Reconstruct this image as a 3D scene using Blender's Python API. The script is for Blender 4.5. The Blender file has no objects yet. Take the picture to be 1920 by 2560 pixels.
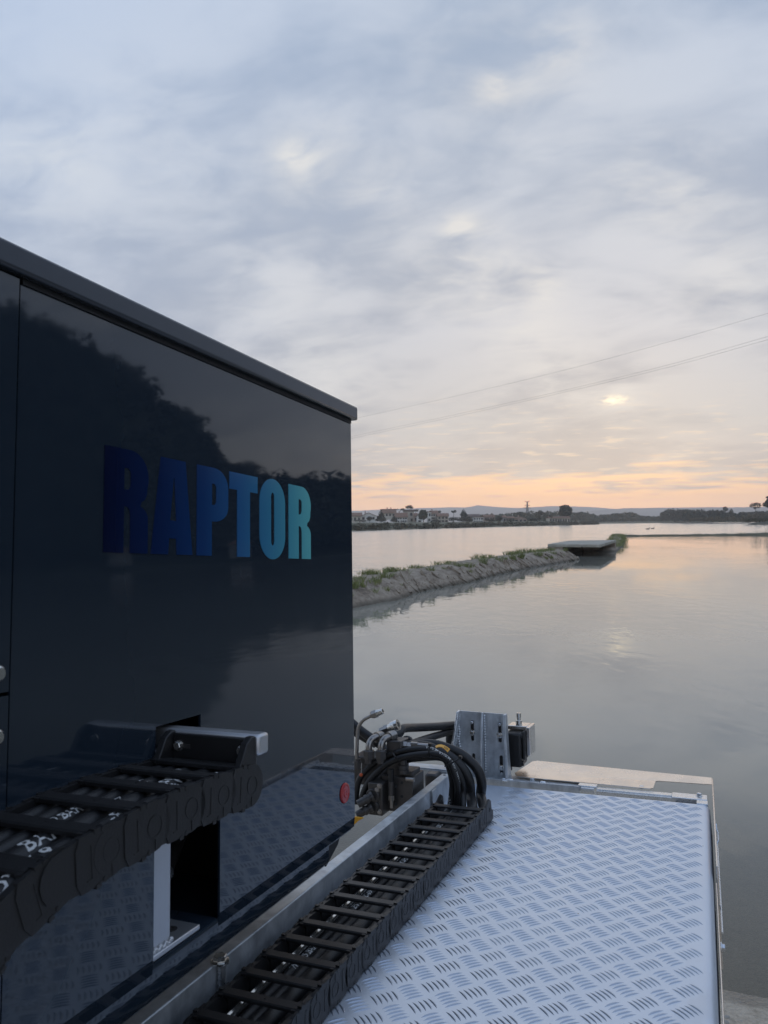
import bpy, bmesh, math, random
from mathutils import Matrix, Vector, noise
PI = math.pi
R = random.Random(7)
SC = bpy.context.scene
COL = SC.collection

# ------------------------------------------------------------------ camera
FPX, CX, CY = 1923.0, 960.0, 1280.0
RCW = Matrix(((0.9999339, 0.0114992, 0.0), (0.0001734, -0.0150769, -0.9998863), (-0.0114979, 0.9998202, -0.0150779)))
CAMZ = 1.85
CAM = Vector((0, 0, CAMZ))
cam = bpy.data.cameras.new('camera')
cam.sensor_fit = 'VERTICAL'; cam.sensor_height = 36.0; cam.lens = FPX * 36.0 / 2560.0
cam.clip_start = 0.05; cam.clip_end = 12000
cam.dof.use_dof = True; cam.dof.focus_distance = 1.9; cam.dof.aperture_fstop = 14.0
camo = bpy.data.objects.new('camera', cam); COL.objects.link(camo)
camo.matrix_world = Matrix.Translation(CAM) @ RCW.to_4x4()
SC.camera = camo

# ------------------------------------------------------------------ world
W = bpy.data.worlds.new('World'); SC.world = W; W.use_nodes = True

class NT:
    """small helper round a node tree"""
    def __init__(s, tree): s.t = tree; s.n = tree.nodes; s.l = tree.links
    def node(s, ty, **kw):
        n = s.n.new(ty)
        for k, v in kw.items(): setattr(n, k, v)
        return n
    def put(s, sock, v):
        if hasattr(v, 'is_linked') or isinstance(v, bpy.types.NodeSocket): s.l.new(v, sock)
        elif v is not None: sock.default_value = v
    def m(s, op, a, b=None, c=None, clamp=False):
        n = s.node('ShaderNodeMath', operation=op); n.use_clamp = clamp
        for i, x in enumerate((a, b, c)):
            if x is not None: s.put(n.inputs[i], x)
        return n.outputs[0]
    def vm(s, op, a, b=None):
        n = s.node('ShaderNodeVectorMath', operation=op)
        s.put(n.inputs[0], a)
        if b is not None: s.put(n.inputs[1], b)
        return n.outputs['Value'] if op in ('DOT_PRODUCT', 'LENGTH', 'DISTANCE') else n.outputs[0]
    def mix(s, f, a, b, blend='MIX'):
        n = s.node('ShaderNodeMix', data_type='RGBA', blend_type=blend)
        s.put(n.inputs[0], f)
        for i, x in ((6, a), (7, b)):
            if isinstance(x, (tuple, list)): x = tuple(x) + (1,) * (4 - len(x))
            s.put(n.inputs[i], x)
        return n.outputs[2]
    def ramp(s, f, stops, interp='LINEAR'):
        n = s.node('ShaderNodeValToRGB'); r = n.color_ramp; r.interpolation = interp
        while len(r.elements) < len(stops): r.elements.new(0.5)
        for e, (p, c) in zip(r.elements, stops):
            e.position = p; e.color = (c, c, c, 1) if isinstance(c, (int, float)) else tuple(c) + (1,)
        s.put(n.inputs[0], f); return n.outputs[0]
    def noise(s, vec, scale, detail=4, rough=0.5, dist=0.0, out=0):
        n = s.node('ShaderNodeTexNoise'); s.put(n.inputs['Vector'], vec)
        n.inputs['Scale'].default_value = scale; n.inputs['Detail'].default_value = detail
        n.inputs['Roughness'].default_value = rough; n.inputs['Distortion'].default_value = dist
        return n.outputs[out]
    def xyz(s, v):
        n = s.node('ShaderNodeSeparateXYZ'); s.put(n.inputs[0], v); return n.outputs
    def comb(s, x, y, z):
        n = s.node('ShaderNodeCombineXYZ')
        for i, q in enumerate((x, y, z)): s.put(n.inputs[i], q)
        return n.outputs[0]
    def sstep(s, v, a, b):
        n = s.node('ShaderNodeMapRange', interpolation_type='SMOOTHSTEP'); s.put(n.inputs[0], v)
        n.inputs[1].default_value = a; n.inputs[2].default_value = b
        n.inputs[3].default_value = 0; n.inputs[4].default_value = 1; return n.outputs[0]

def L(r, g, b):
    return tuple(((c / 255) / 12.92 if c / 255 <= 0.04045 else ((c / 255 + 0.055) / 1.055) ** 2.4) for c in (r, g, b))

SUN_AZ, SUN_EL = math.radians(16.5), math.radians(9.0)     # azimuth clockwise from +Y
wt = NT(W.node_tree); wt.n.clear()
wo = wt.node('ShaderNodeOutputWorld'); bg = wt.node('ShaderNodeBackground'); wt.l.new(bg.outputs[0], wo.inputs[0])
tc = wt.node('ShaderNodeTexCoord'); D = tc.outputs['Generated']
dx, dy, dz = wt.xyz(D)[:3]
zz = wt.m('MAXIMUM', dz, 0.0)
den = wt.m('ADD', zz, 0.26)
PX = wt.m('DIVIDE', dx, den); PY = wt.m('DIVIDE', dy, den)
P1 = wt.comb(wt.m('ADD', wt.m('MULTIPLY', PX, 0.9), wt.m('MULTIPLY', PY, 0.35)), PY, 0.35)
P2 = wt.comb(wt.m('ADD', wt.m('MULTIPLY', PX, 0.75), wt.m('MULTIPLY', PY, 0.25)), PY, 4.2)
big = wt.noise(P1, 1.5, 5, 0.5, 0.5)
mid = wt.noise(P2, 4.2, 6, 0.52, 0.6)
fine = wt.noise(P2, 11.0, 4, 0.55, 0.5)
mm = wt.m('ADD', wt.m('MULTIPLY', big, 0.52), wt.m('ADD', wt.m('MULTIPLY', mid, 0.36), wt.m('MULTIPLY', fine, 0.12)))
cov = wt.sstep(mm, 0.41, 0.60)
el = wt.m('DIVIDE', wt.m('ARCSINE', zz), math.radians(60), clamp=True)   # 0..1 = 0..60 degrees
e_ = lambda deg: deg / 60
dark = wt.ramp(el, [(0, L(214, 198, 188)), (e_(3), L(203, 193, 188)), (e_(7), L(182, 181, 185)), (e_(14), L(176, 181, 193)), (e_(24), L(172, 183, 201)), (e_(36), L(164, 181, 205)), (1, L(164, 182, 212))])
lite = wt.ramp(el, [(0, L(232, 210, 195)), (e_(3), L(222, 209, 200)), (e_(7), L(210, 206, 204)), (e_(14), L(210, 211, 217)), (e_(24), L(205, 211, 222)), (e_(36), L(200, 210, 226)), (1, L(198, 209, 227))])
skyc = wt.mix(cov, dark, lite)
# thin places in the cloud deck where the light comes through
def dirv(px, py):
    v = RCW @ Vector(((px - CX) / FPX, -(py - CY) / FPX, -1)); v.normalize(); return v
brk = None
for (px, py, wdt, amp) in ((735, 392, 0.017, 1.2), (800, 420, .05, .45), (960, 500, .05, .35), (1150, 572, 0.015, 1.3), (1175, 620, 0.03, .6), (1235, 212, 0.015, 1.0), (1370, 110, .035, .5), (1250, 190, .07, .35), (1340, 708, .02, 1.0), (1540, 992, .022, .7), (1750, 480, .05, .35), (1250, 740, .05, .5), (1050, 700, .035, .4), (300, 400, 0.10, .3), (80, 430, .05, .4), (1600, 470, .045, .4), (1840, 700, .05, .55), (700, 740, .07, .4), (1400, 945, .03, .6), (820, 950, .05, .5), (1330, 840, .04, .4)):
    v = dirv(px, py)
    dv = wt.vm('SUBTRACT', D, tuple(v))
    dv = wt.vm('MULTIPLY', dv, (0.75, 0.75, 1.0))
    q = wt.m('DIVIDE', wt.vm('LENGTH', dv), wdt)
    g = wt.m('MULTIPLY', wt.m('POWER', 2.718, wt.m('MULTIPLY', wt.m('MULTIPLY', q, q), -1.0)), amp)
    brk = g if brk is None else wt.m('ADD', brk, g)
bn = wt.sstep(wt.m('ADD', wt.m('MULTIPLY', mid, 0.5), wt.m('MULTIPLY', fine, 0.5)), 0.34, 0.62)
brk = wt.m('MULTIPLY', brk, bn, clamp=True)
skyc = wt.mix(wt.m('MULTIPLY', brk, 0.9, clamp=True), skyc, L(233, 230, 226))
# the small bright window the low sun sits behind
v = dirv(1535, 1000)
dv = wt.vm('MULTIPLY', wt.vm('SUBTRACT', D, tuple(v)), (0.5, 0.5, 1.4))
q = wt.m('DIVIDE', wt.vm('LENGTH', dv), 0.0068)
g = wt.m('POWER', 2.718, wt.m('MULTIPLY', wt.m('MULTIPLY', q, q), -1.0))
g = wt.m('MULTIPLY', g, wt.sstep(wt.noise(wt.vm('MULTIPLY', D, (1.0, 1.0, 2.2)), 70.0, 3, 0.6, 0.6), 0.30, 0.62))
skyc = wt.mix(wt.m('MULTIPLY', g, 0.9, clamp=True), skyc, (1.8, 1.5, 1.0))
# band of clear evening sky under the edge of the cloud deck
az = wt.m('ARCTAN2', dx, dy)
edeg = wt.m('MULTIPLY', el, 60.0)
S1 = wt.comb(wt.m('MULTIPLY', az, 7.0), wt.m('MULTIPLY', edeg, 1.05), 1.0)
st = wt.noise(S1, 1.6, 5, 0.55, 0.2)
S2 = wt.comb(wt.m('MULTIPLY', az, 16.0), wt.m('MULTIPLY', edeg, 3.0), 5.0)
st2 = wt.noise(S2, 1.4, 4, 0.55, 0.1)
edge = wt.m('ADD', edeg, wt.m('MULTIPLY', wt.m('SUBTRACT', st, 0.5), 6.5))
edge = wt.m('ADD', edge, wt.m('MULTIPLY', wt.m('SUBTRACT', st2, 0.5), 2.8))
band = wt.m('SUBTRACT', 1.0, wt.sstep(edge, 2.2, 3.9))
azf = wt.m('POWER', 2.718, wt.m('MULTIPLY', wt.m('POWER', wt.m('DIVIDE', wt.m('SUBTRACT', az, 0.2), 0.60), 2.0), -1.0))
azf = wt.m('MULTIPLY', azf, wt.sstep(dy, -0.2, 0.4))
glow = wt.ramp(wt.m('DIVIDE', edeg, 6.0), [(0, (1.50, 0.95, 0.64)), (0.14, (1.66, 0.95, 0.54)), (0.32, (1.60, 0.90, 0.45)), (0.55, (1.32, 0.82, 0.45)), (1, (1.05, 0.76, 0.52))])
glow = wt.mix(wt.m('MULTIPLY', wt.sstep(st2, 0.45, 0.75), 0.40), glow, (0.98, 0.70, 0.56))
gap = wt.m('MULTIPLY', wt.sstep(wt.m('ADD', wt.m('MULTIPLY', st2, 0.6), wt.m('MULTIPLY', fine, 0.4)), 0.52, 0.64), wt.m('MULTIPLY', wt.sstep(edeg, 2.0, 3.5), wt.m('SUBTRACT', 1.0, wt.sstep(edeg, 4.5, 10.0))))
skyc = wt.mix(wt.m('MULTIPLY', wt.m('MULTIPLY', gap, azf), 0.6), skyc, (1.0, 0.80, 0.60))
skyc = wt.mix(wt.m('MULTIPLY', wt.m('MULTIPLY', band, azf), 0.97), skyc, glow)
skyc = wt.mix(wt.m('SUBTRACT', 1.0, azf), skyc, wt.mix(1.0, skyc, (0.87, 0.965, 1.09), 'MULTIPLY'))
# clear air above the clouds shows faintly through them
sk = wt.node('ShaderNodeTexSky', sky_type='NISHITA'); sk.sun_disc = False
sk.sun_elevation = SUN_EL; sk.sun_rotation = SUN_AZ; sk.dust_density = 2.0
skm = wt.node('ShaderNodeVectorMath', operation='SCALE'); wt.l.new(sk.outputs[0], skm.inputs[0]); skm.inputs['Scale'].default_value = 0.10
skyc = wt.mix(0.03, skyc, skm.outputs[0])
# what the ground half of the world would send back
skyc = wt.mix(wt.sstep(dz, -0.02, -0.001), (0.20, 0.20, 0.18), skyc)
wt.l.new(skyc, bg.inputs[0]); bg.inputs[1].default_value = 1.0

# ------------------------------------------------------------------ sun (veiled by the cloud)
sl = bpy.data.lights.new('sun', 'SUN'); sl.energy = 0.004; sl.angle = math.radians(40); sl.color = (1.0, 0.86, 0.68)
so = bpy.data.objects.new('sun', sl); COL.objects.link(so)
sd = Vector((math.sin(SUN_AZ) * math.cos(SUN_EL), math.cos(SUN_AZ) * math.cos(SUN_EL), math.sin(SUN_EL)))
so.rotation_euler = sd.to_track_quat('Z', 'Y').to_euler(); so.location = (0, 0, 60)

# ------------------------------------------------------------------ picture settings
SC.render.engine = 'CYCLES'
vs = SC.view_settings; vs.view_transform = 'Standard'; vs.look = 'None'; vs.exposure = 0.0; vs.gamma = 1.0; vs.use_curve_mapping = False
cy = SC.cycles; cy.use_denoising = True
try: cy.denoiser = 'OPENIMAGEDENOISE'
except Exception: pass
cy.max_bounces = 8; cy.glossy_bounces = 5; cy.diffuse_bounces = 3; cy.transparent_max_bounces = 16; cy.volume_bounces = 2
cy.caustics_reflective = False; cy.caustics_refractive = False

# ------------------------------------------------------------------ frames
TW = Matrix(((0.9254003, 0.3789833, -0.0024509), (-0.3779412, 0.9232981, 0.0684176), (0.028192, -0.0623873, 0.9976538)))
TS = 0.6                                   # the platform is laid out in camera-to-deck heights, 0.6 m each
TM = Matrix.Translation(CAM - TW @ Vector((0, 0, TS))) @ TW.to_4x4()
class Frame:
    def __init__(s, M, S): s.M, s.S = M, S
TF, WF = Frame(TM, TS), Frame(Matrix.Identity(4), 1.0)
INFO = {}

def ray(px, py): return RCW @ Vector(((px - CX) / FPX, -(py - CY) / FPX, -1))
def Pt(px, py, ax, val):
    v = TW.transposed() @ ray(px, py); c = Vector((0, 0, 1)); t = (val - c[ax]) / v[ax]; return c + v * t
def Pw(px, py, z=0.0):
    v = ray(px, py); return CAM + v * ((z - CAMZ) / v.z)
def Pd(px, py, d):
    v = ray(px, py); return CAM + v * (d / v.y)

# ------------------------------------------------------------------ mesh helpers
class MB:
    def __init__(s): s.v, s.f, s.fm = [], [], []
    def add(s, v, f):
        o = len(s.v); s.v += [Vector(p) for p in v]; s.f += [tuple(i + o for i in q) for q in f]; return s
    def box(s, x0, x1, y0, y1, z0, z1):
        v = [(x, y, z) for z in (z0, z1) for y in (y0, y1) for x in (x0, x1)]
        return s.add(v, [(0, 2, 3, 1), (4, 5, 7, 6), (0, 1, 5, 4), (2, 6, 7, 3), (0, 4, 6, 2), (1, 3, 7, 5)])
    def obox(s, c, ax, ay, az):
        c, ax, ay, az = Vector(c), Vector(ax), Vector(ay), Vector(az)
        v = [c + ax * i + ay * j + az * k for k in (-1, 1) for j in (-1, 1) for i in (-1, 1)]
        return s.add(v, [(0, 2, 3, 1), (4, 5, 7, 6), (0, 1, 5, 4), (2, 6, 7, 3), (0, 4, 6, 2), (1, 3, 7, 5)])
    def prism(s, poly, axis, a0, a1):
        def mk(p, a):
            return {0: (a, p[0], p[1]), 1: (p[0], a, p[1]), 2: (p[0], p[1], a)}[axis]
        n = len(poly); v = [mk(p, a0) for p in poly] + [mk(p, a1) for p in poly]
        f = [tuple(range(n))[::-1], tuple(range(n, 2 * n))] + [(i, (i + 1) % n, n + (i + 1) % n, n + i) for i in range(n)]
        return s.add(v, f)
    def rings(s, rings, caps=True, loop=False):
        n = len(rings[0]); v = [p for r in rings for p in r]; f = []
        m = len(rings)
        for j in range(m if loop else m - 1):
            k = (j + 1) % m
            for i in range(n):
                f.append((j * n + i, j * n + (i + 1) % n, k * n + (i + 1) % n, k * n + i))
        if caps and not loop: f += [tuple(range(n))[::-1], tuple(range((m - 1) * n, m * n))]
        return s.add(v, f)
    def tube(s, pts, r, n=10, caps=True):
        pts = [Vector(p) for p in pts]; m = len(pts); rr = r if isinstance(r, (list, tuple)) else [r] * m
        ts = []
        for i in range(m):
            t = pts[min(i + 1, m - 1)] - pts[max(i - 1, 0)]; ts.append(t.normalized() if t.length > 1e-9 else Vector((0, 0, 1)))
        a = ts[0].orthogonal().normalized(); rings = []
        for i in range(m):
            a = (a - ts[i] * a.dot(ts[i])).normalized(); b = ts[i].cross(a)
            rings.append([pts[i] + (a * math.cos(2 * PI * k / n) + b * math.sin(2 * PI * k / n)) * rr[i] for k in range(n)])
        return s.rings(rings, caps)
    def lathe(s, p0, d, prof, n=14):
        """prof: (distance along d, radius)"""
        p0, d = Vector(p0), Vector(d).normalized(); a = d.orthogonal().normalized(); b = d.cross(a)
        return s.rings([[p0 + d * t + (a * math.cos(2 * PI * k / n) + b * math.sin(2 * PI * k / n)) * max(r, 1e-5) for k in range(n)] for t, r in prof])
    def cyl(s, p0, p1, r, n=12, r2=None):
        d = Vector(p1) - Vector(p0); return s.lathe(p0, d, [(0, r), (d.length, r if r2 is None else r2)], n)
    def ball(s, c, r, n=10, m=6, sc=(1, 1, 1)):
        c = Vector(c)
        return s.rings([[c + Vector((math.sin(PI * j / m) * math.cos(2 * PI * i / n) * r * sc[0], math.sin(PI * j / m) * math.sin(2 * PI * i / n) * r * sc[1], math.cos(PI * j / m) * r * sc[2])) for i in range(n)] for j in range(m, -1, -1)], caps=False)

def mesh_of(name, mb, mats, base=(0, 0, 0), S=1.0, smooth=30):
    b = Vector(base)
    me = bpy.data.meshes.new(name); me.from_pydata([tuple((p - b) * S) for p in mb.v], [], mb.f)
    for m in (mats if isinstance(mats, (list, tuple)) else [mats]): me.materials.append(m)
    if mb.fm: me.polygons.foreach_set('material_index', mb.fm)
    if smooth:
        me.polygons.foreach_set('use_smooth', [True] * len(me.polygons))
        me.set_sharp_from_angle(angle=math.radians(smooth))
    me.validate(); me.update(); return me

def tag(o, label=None, cat=None, group=None, kind=None):
    for k, v in (('label', label), ('category', cat), ('group', group), ('kind', kind)):
        if v: o[k] = v
    return o
def thing(fr, name, label, cat, base, group=None, kind=None):
    o = bpy.data.objects.new(name, None); COL.objects.link(o); o.empty_display_size = 0.1
    o.matrix_world = fr.M @ Matrix.Translation(Vector(base) * fr.S)
    INFO[o.name] = (Vector(base), fr.S); return tag(o, label, cat, group, kind)
def part(name, mb, mat, parent, smooth=30, label=None, bevel=0, kind=None):
    base, S = INFO[parent.name]
    o = bpy.data.objects.new(name, mesh_of(name, mb, mat, base, S, smooth)); COL.objects.link(o); o.parent = parent
    INFO[o.name] = (base, S)
    if bevel: add_bevel(o, bevel * S)
    return tag(o, label, kind=kind)
def solo(fr, name, mb, mat, base=(0, 0, 0), label=None, cat=None, group=None, kind=None, smooth=30, bevel=0):
    o = bpy.data.objects.new(name, mesh_of(name, mb, mat, base, fr.S, smooth)); COL.objects.link(o)
    o.matrix_world = fr.M @ Matrix.Translation(Vector(base) * fr.S)
    INFO[o.name] = (Vector(base), fr.S)
    if bevel: add_bevel(o, bevel * fr.S)
    return tag(o, label, cat, group, kind)
def inst(name, me, parent, loc=(0, 0, 0), rot=(0, 0, 0), scale=None):
    o = bpy.data.objects.new(name, me); COL.objects.link(o); o.parent = parent
    o.location = loc; o.rotation_euler = rot
    if scale: o.scale = scale
    return o
def add_bevel(o, w, seg=2):
    m = o.modifiers.new('bevel', 'BEVEL'); m.width = w; m.segments = seg; m.limit_method = 'ANGLE'; m.angle_limit = math.radians(40)
    m.harden_normals = False
def smoothpath(pts, per=6):
    pts = [Vector(p) for p in pts]; out = []
    q = [pts[0] * 2 - pts[1]] + pts + [pts[-1] * 2 - pts[-2]]
    for i in range(1, len(q) - 2):
        p0, p1, p2, p3 = q[i - 1:i + 3]
        for k in range(per):
            t = k / per
            out.append(0.5 * ((2 * p1) + (p2 - p0) * t + (2 * p0 - 5 * p1 + 4 * p2 - p3) * t * t + (3 * p1 - p0 - 3 * p2 + p3) * t ** 3))
    return out + [pts[-1]]
def curve_mesh(splines, extrude):
    cu = bpy.data.curves.new('c', 'CURVE'); cu.dimensions = '2D'; cu.fill_mode = 'BOTH'; cu.extrude = extrude
    for pts in splines:
        sp = cu.splines.new('POLY'); sp.points.add(len(pts) - 1); sp.use_cyclic_u = True
        for p, q in zip(sp.points, pts): p.co = (q[0], q[1], 0, 1)
    o = bpy.data.objects.new('c', cu); me = bpy.data.meshes.new_from_object(o)
    bpy.data.objects.remove(o); bpy.data.curves.remove(cu); return me
_TX = {}
def text_polys(s):
    """filled outlines of a piece of print as (verts 2d, faces), 1 high"""
    if s in _TX: return _TX[s]
    cu = bpy.data.curves.new('t', 'FONT'); cu.body = s; cu.size = 1.4; cu.resolution_u = 2; cu.offset = 0.025
    o = bpy.data.objects.new('t', cu); me = bpy.data.meshes.new_from_object(o)
    bm = bmesh.new(); bm.from_mesh(me); bmesh.ops.triangulate(bm, faces=bm.faces[:])
    r = ([tuple(v.co[:2]) for v in bm.verts], [tuple(v.index for v in f.verts) for f in bm.faces])
    bm.free(); bpy.data.objects.remove(o); bpy.data.curves.remove(cu); bpy.data.meshes.remove(me)
    _TX[s] = r; return r

# ------------------------------------------------------------------ materials
def mat(name, base=(0.5, 0.5, 0.5), rough=0.5, metal=0.0, ior=1.5, spec=None, **kw):
    m = bpy.data.materials.new(name); m.use_nodes = True; t = NT(m.node_tree)
    p = t.n['Principled BSDF']; p.inputs['Base Color'].default_value = tuple(base) + (1,)
    p.inputs['Roughness'].default_value = rough; p.inputs['Metallic'].default_value = metal; p.inputs['IOR'].default_value = ior
    for k, v in kw.items(): p.inputs[k].default_value = v
    return m, t, p
def obco(t): return t.node('ShaderNodeTexCoord').outputs['Object']
def bump(t, p, h, strength=0.3, dist=0.01):
    b = t.node('ShaderNodeBump'); b.inputs['Strength'].default_value = strength; b.inputs['Distance'].default_value = dist
    t.put(b.inputs['Height'], h); t.l.new(b.outputs[0], p.inputs['Normal'])
def simple(name, base, rough, metal=0.0, var=0.25, scale=20, bstr=0.0, bscale=200, rvar=0.1, **kw):
    """colour, gloss and fine relief that vary a little over the surface"""
    m, t, p = mat(name, base, rough, metal, **kw); c = obco(t)
    n = t.noise(c, scale, 5, 0.6)
    t.put(p.inputs['Base Color'], t.mix(n, tuple(x * (1 - var) for x in base), tuple(min(1, x * (1 + var)) for x in base)))
    t.put(p.inputs['Roughness'], t.m('ADD', rough - rvar, t.m('MULTIPLY', n, rvar * 2), clamp=True))
    if bstr: bump(t, p, t.noise(c, bscale, 3, 0.6), bstr, 0.002)
    return m

M = {}
# dark navy gloss enamel, a trace of orange peel and dust
m, t, p = mat('navy_enamel', L(38, 48, 58), 0.03, ior=1.66); c = obco(t)
n = t.noise(c, 3.0, 6, 0.6); t.put(p.inputs['Base Color'], t.mix(n, L(33, 43, 54), L(40, 50, 61)))
t.put(p.inputs['Roughness'], t.ramp(t.noise(c, 9, 5, 0.65), [(0.35, 0.02), (0.75, 0.055)]))
bump(t, p, t.noise(c, 5.5, 2, 0.4), 0.055, 0.004); M['navy'] = m
m, t, p = mat('navy_lid', L(35, 42, 52), 0.22, ior=1.5); c = obco(t)
t.put(p.inputs['Base Color'], t.mix(t.noise(c, 14, 5), L(56, 62, 72), L(65, 71, 80))); bump(t, p, t.noise(c, 260, 2), 0.06, 0.001); M['lid'] = m
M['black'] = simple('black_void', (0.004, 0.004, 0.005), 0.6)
M['shade_sill'] = simple('shade_sill_black', (0.006, 0.006, 0.007), 0.55)  # for the painted shadow line under the lid and the black sill end
M['plastic'] = simple('black_plastic', (0.012, 0.0115, 0.012), 0.45, bstr=0.15, bscale=420, var=0.35)
M['rubber'] = simple('hose_rubber', (0.013, 0.013, 0.014), 0.45, bstr=0.2, bscale=500, var=0.35)
M['print'] = simple('white_print', (0.62, 0.62, 0.60), 0.6, var=0.35, scale=160)
# hot-dip galvanised steel
m, t, p = mat('galvanised', (0.42, 0.45, 0.48), 0.42, 0.65); c = obco(t)
n1 = t.noise(c, 22, 6, 0.62, 0.6); n2 = t.noise(t.vm('MULTIPLY', c, (1, 1, 0.25)), 55, 4, 0.6)
k = t.m('ADD', t.m('MULTIPLY', n1, 0.65), t.m('MULTIPLY', n2, 0.35))
t.put(p.inputs['Base Color'], t.ramp(k, [(0.30, (0.34, 0.36, 0.385)), (0.5, (0.55, 0.58, 0.605)), (0.72, (0.76, 0.785, 0.81))]))
t.put(p.inputs['Roughness'], t.ramp(n2, [(0.3, 0.32), (0.7, 0.58)])); bump(t, p, k, 0.25, 0.003); M['galv'] = m
M['zinc'] = simple('bright_zinc', (0.72, 0.74, 0.76), 0.28, 0.9, var=0.2, scale=90, bstr=0.2, bscale=240)
M['arm'] = simple('brushed_aluminium', (0.56, 0.57, 0.59), 0.36, 0.75, var=0.12, scale=14, bstr=0.08, bscale=300)
M['steel'] = simple('dark_steel', (0.085, 0.08, 0.078), 0.38, 0.55, var=0.35, scale=40, bstr=0.15, bscale=200)
M['fitting'] = simple('plated_fitting', (0.34, 0.32, 0.30), 0.30, 0.9, var=0.25, scale=60)
M['chrome'] = simple('plated_coupling', (0.68, 0.67, 0.64), 0.2, 0.95, var=0.2, scale=60)
# chequer plate, satin aluminium
m, t, p = mat('chequer_aluminium', (0.6, 0.66, 0.75), 0.34, 0.7); c = obco(t)
n1 = t.noise(c, 3.5, 6, 0.6); n2 = t.noise(t.vm('MULTIPLY', c, (1, 0.12, 1)), 120, 3, 0.6)
col = t.mix(n1, (0.64, 0.705, 0.80), (0.72, 0.785, 0.875))
stn = t.sstep(t.noise(t.vm('MULTIPLY', c, (1.6, 0.7, 1)), 3.2, 7, 0.7, 0.8), 0.52, 0.72)
col = t.mix(t.m('MULTIPLY', stn, 0.20), col, (0.42, 0.42, 0.43))
vs_ = t.node('ShaderNodeTexVoronoi'); vs_.inputs['Scale'].default_value = 26; t.l.new(c, vs_.inputs['Vector'])
spk = t.m('MULTIPLY', t.m('LESS_THAN', vs_.outputs['Distance'], 0.045), t.m('GREATER_THAN', t.xyz(vs_.outputs['Color'])[0], 0.62))
t.put(p.inputs['Base Color'], t.mix(t.m('MULTIPLY', spk, 0.75), col, (0.10, 0.085, 0.07)))
t.put(p.inputs['Roughness'], t.m('ADD', 0.30, t.m('MULTIPLY', t.noise(c, 11, 6, 0.65), 0.2)))
bump(t, p, t.m('ADD', n2, t.m('MULTIPLY', t.noise(c, 9, 3), 2.0)), 0.05, 0.002); M['deck'] = m
m, t, p = mat('chequer_bar', (0.46, 0.52, 0.61), 0.36, 0.75); c = obco(t)
t.put(p.inputs['Base Color'], t.mix(t.noise(c, 60, 4), (0.38, 0.43, 0.51), (0.50, 0.56, 0.66))); M['bar'] = m
m, t, p = mat('stainless_sheet', (0.80, 0.76, 0.72), 0.16, 1.0); c = obco(t)
t.put(p.inputs['Base Color'], t.mix(t.noise(c, 5, 6, 0.65, 1.0), (0.60, 0.56, 0.52), (0.9, 0.84, 0.78)))
t.put(p.inputs['Roughness'], t.ramp(t.noise(c, 8, 6, 0.6), [(0.3, 0.16), (0.7, 0.36)])); bump(t, p, t.noise(c, 4, 3), 0.10, 0.01); M['sheet'] = m
M['yellow'] = simple('yellow_plastic', (0.75, 0.36, 0.02), 0.45, var=0.15, scale=50)
M['tagink'] = simple('tag_print', (0.03, 0.025, 0.01), 0.6)
M['orange'] = simple('orange_cap', (0.55, 0.10, 0.03), 0.5)
m, t, p = mat('red_reflector', (0.42, 0.018, 0.018), 0.12, ior=1.5); c = obco(t)
bump(t, p, t.node('ShaderNodeTexVoronoi').outputs[0], 0.0); M['red'] = m
M['redglass'] = m

# ------------------------------------------------------------------ setting: water, ramp
DH = Vector((0.3797, 0.9251, 0)); EDGE = Vector((1.312, 3.052, 0)).dot(DH); SLOPE = 0.0625   # the slipway falls this way
LAT = Vector((0.9251, -0.3797, 0))

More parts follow.
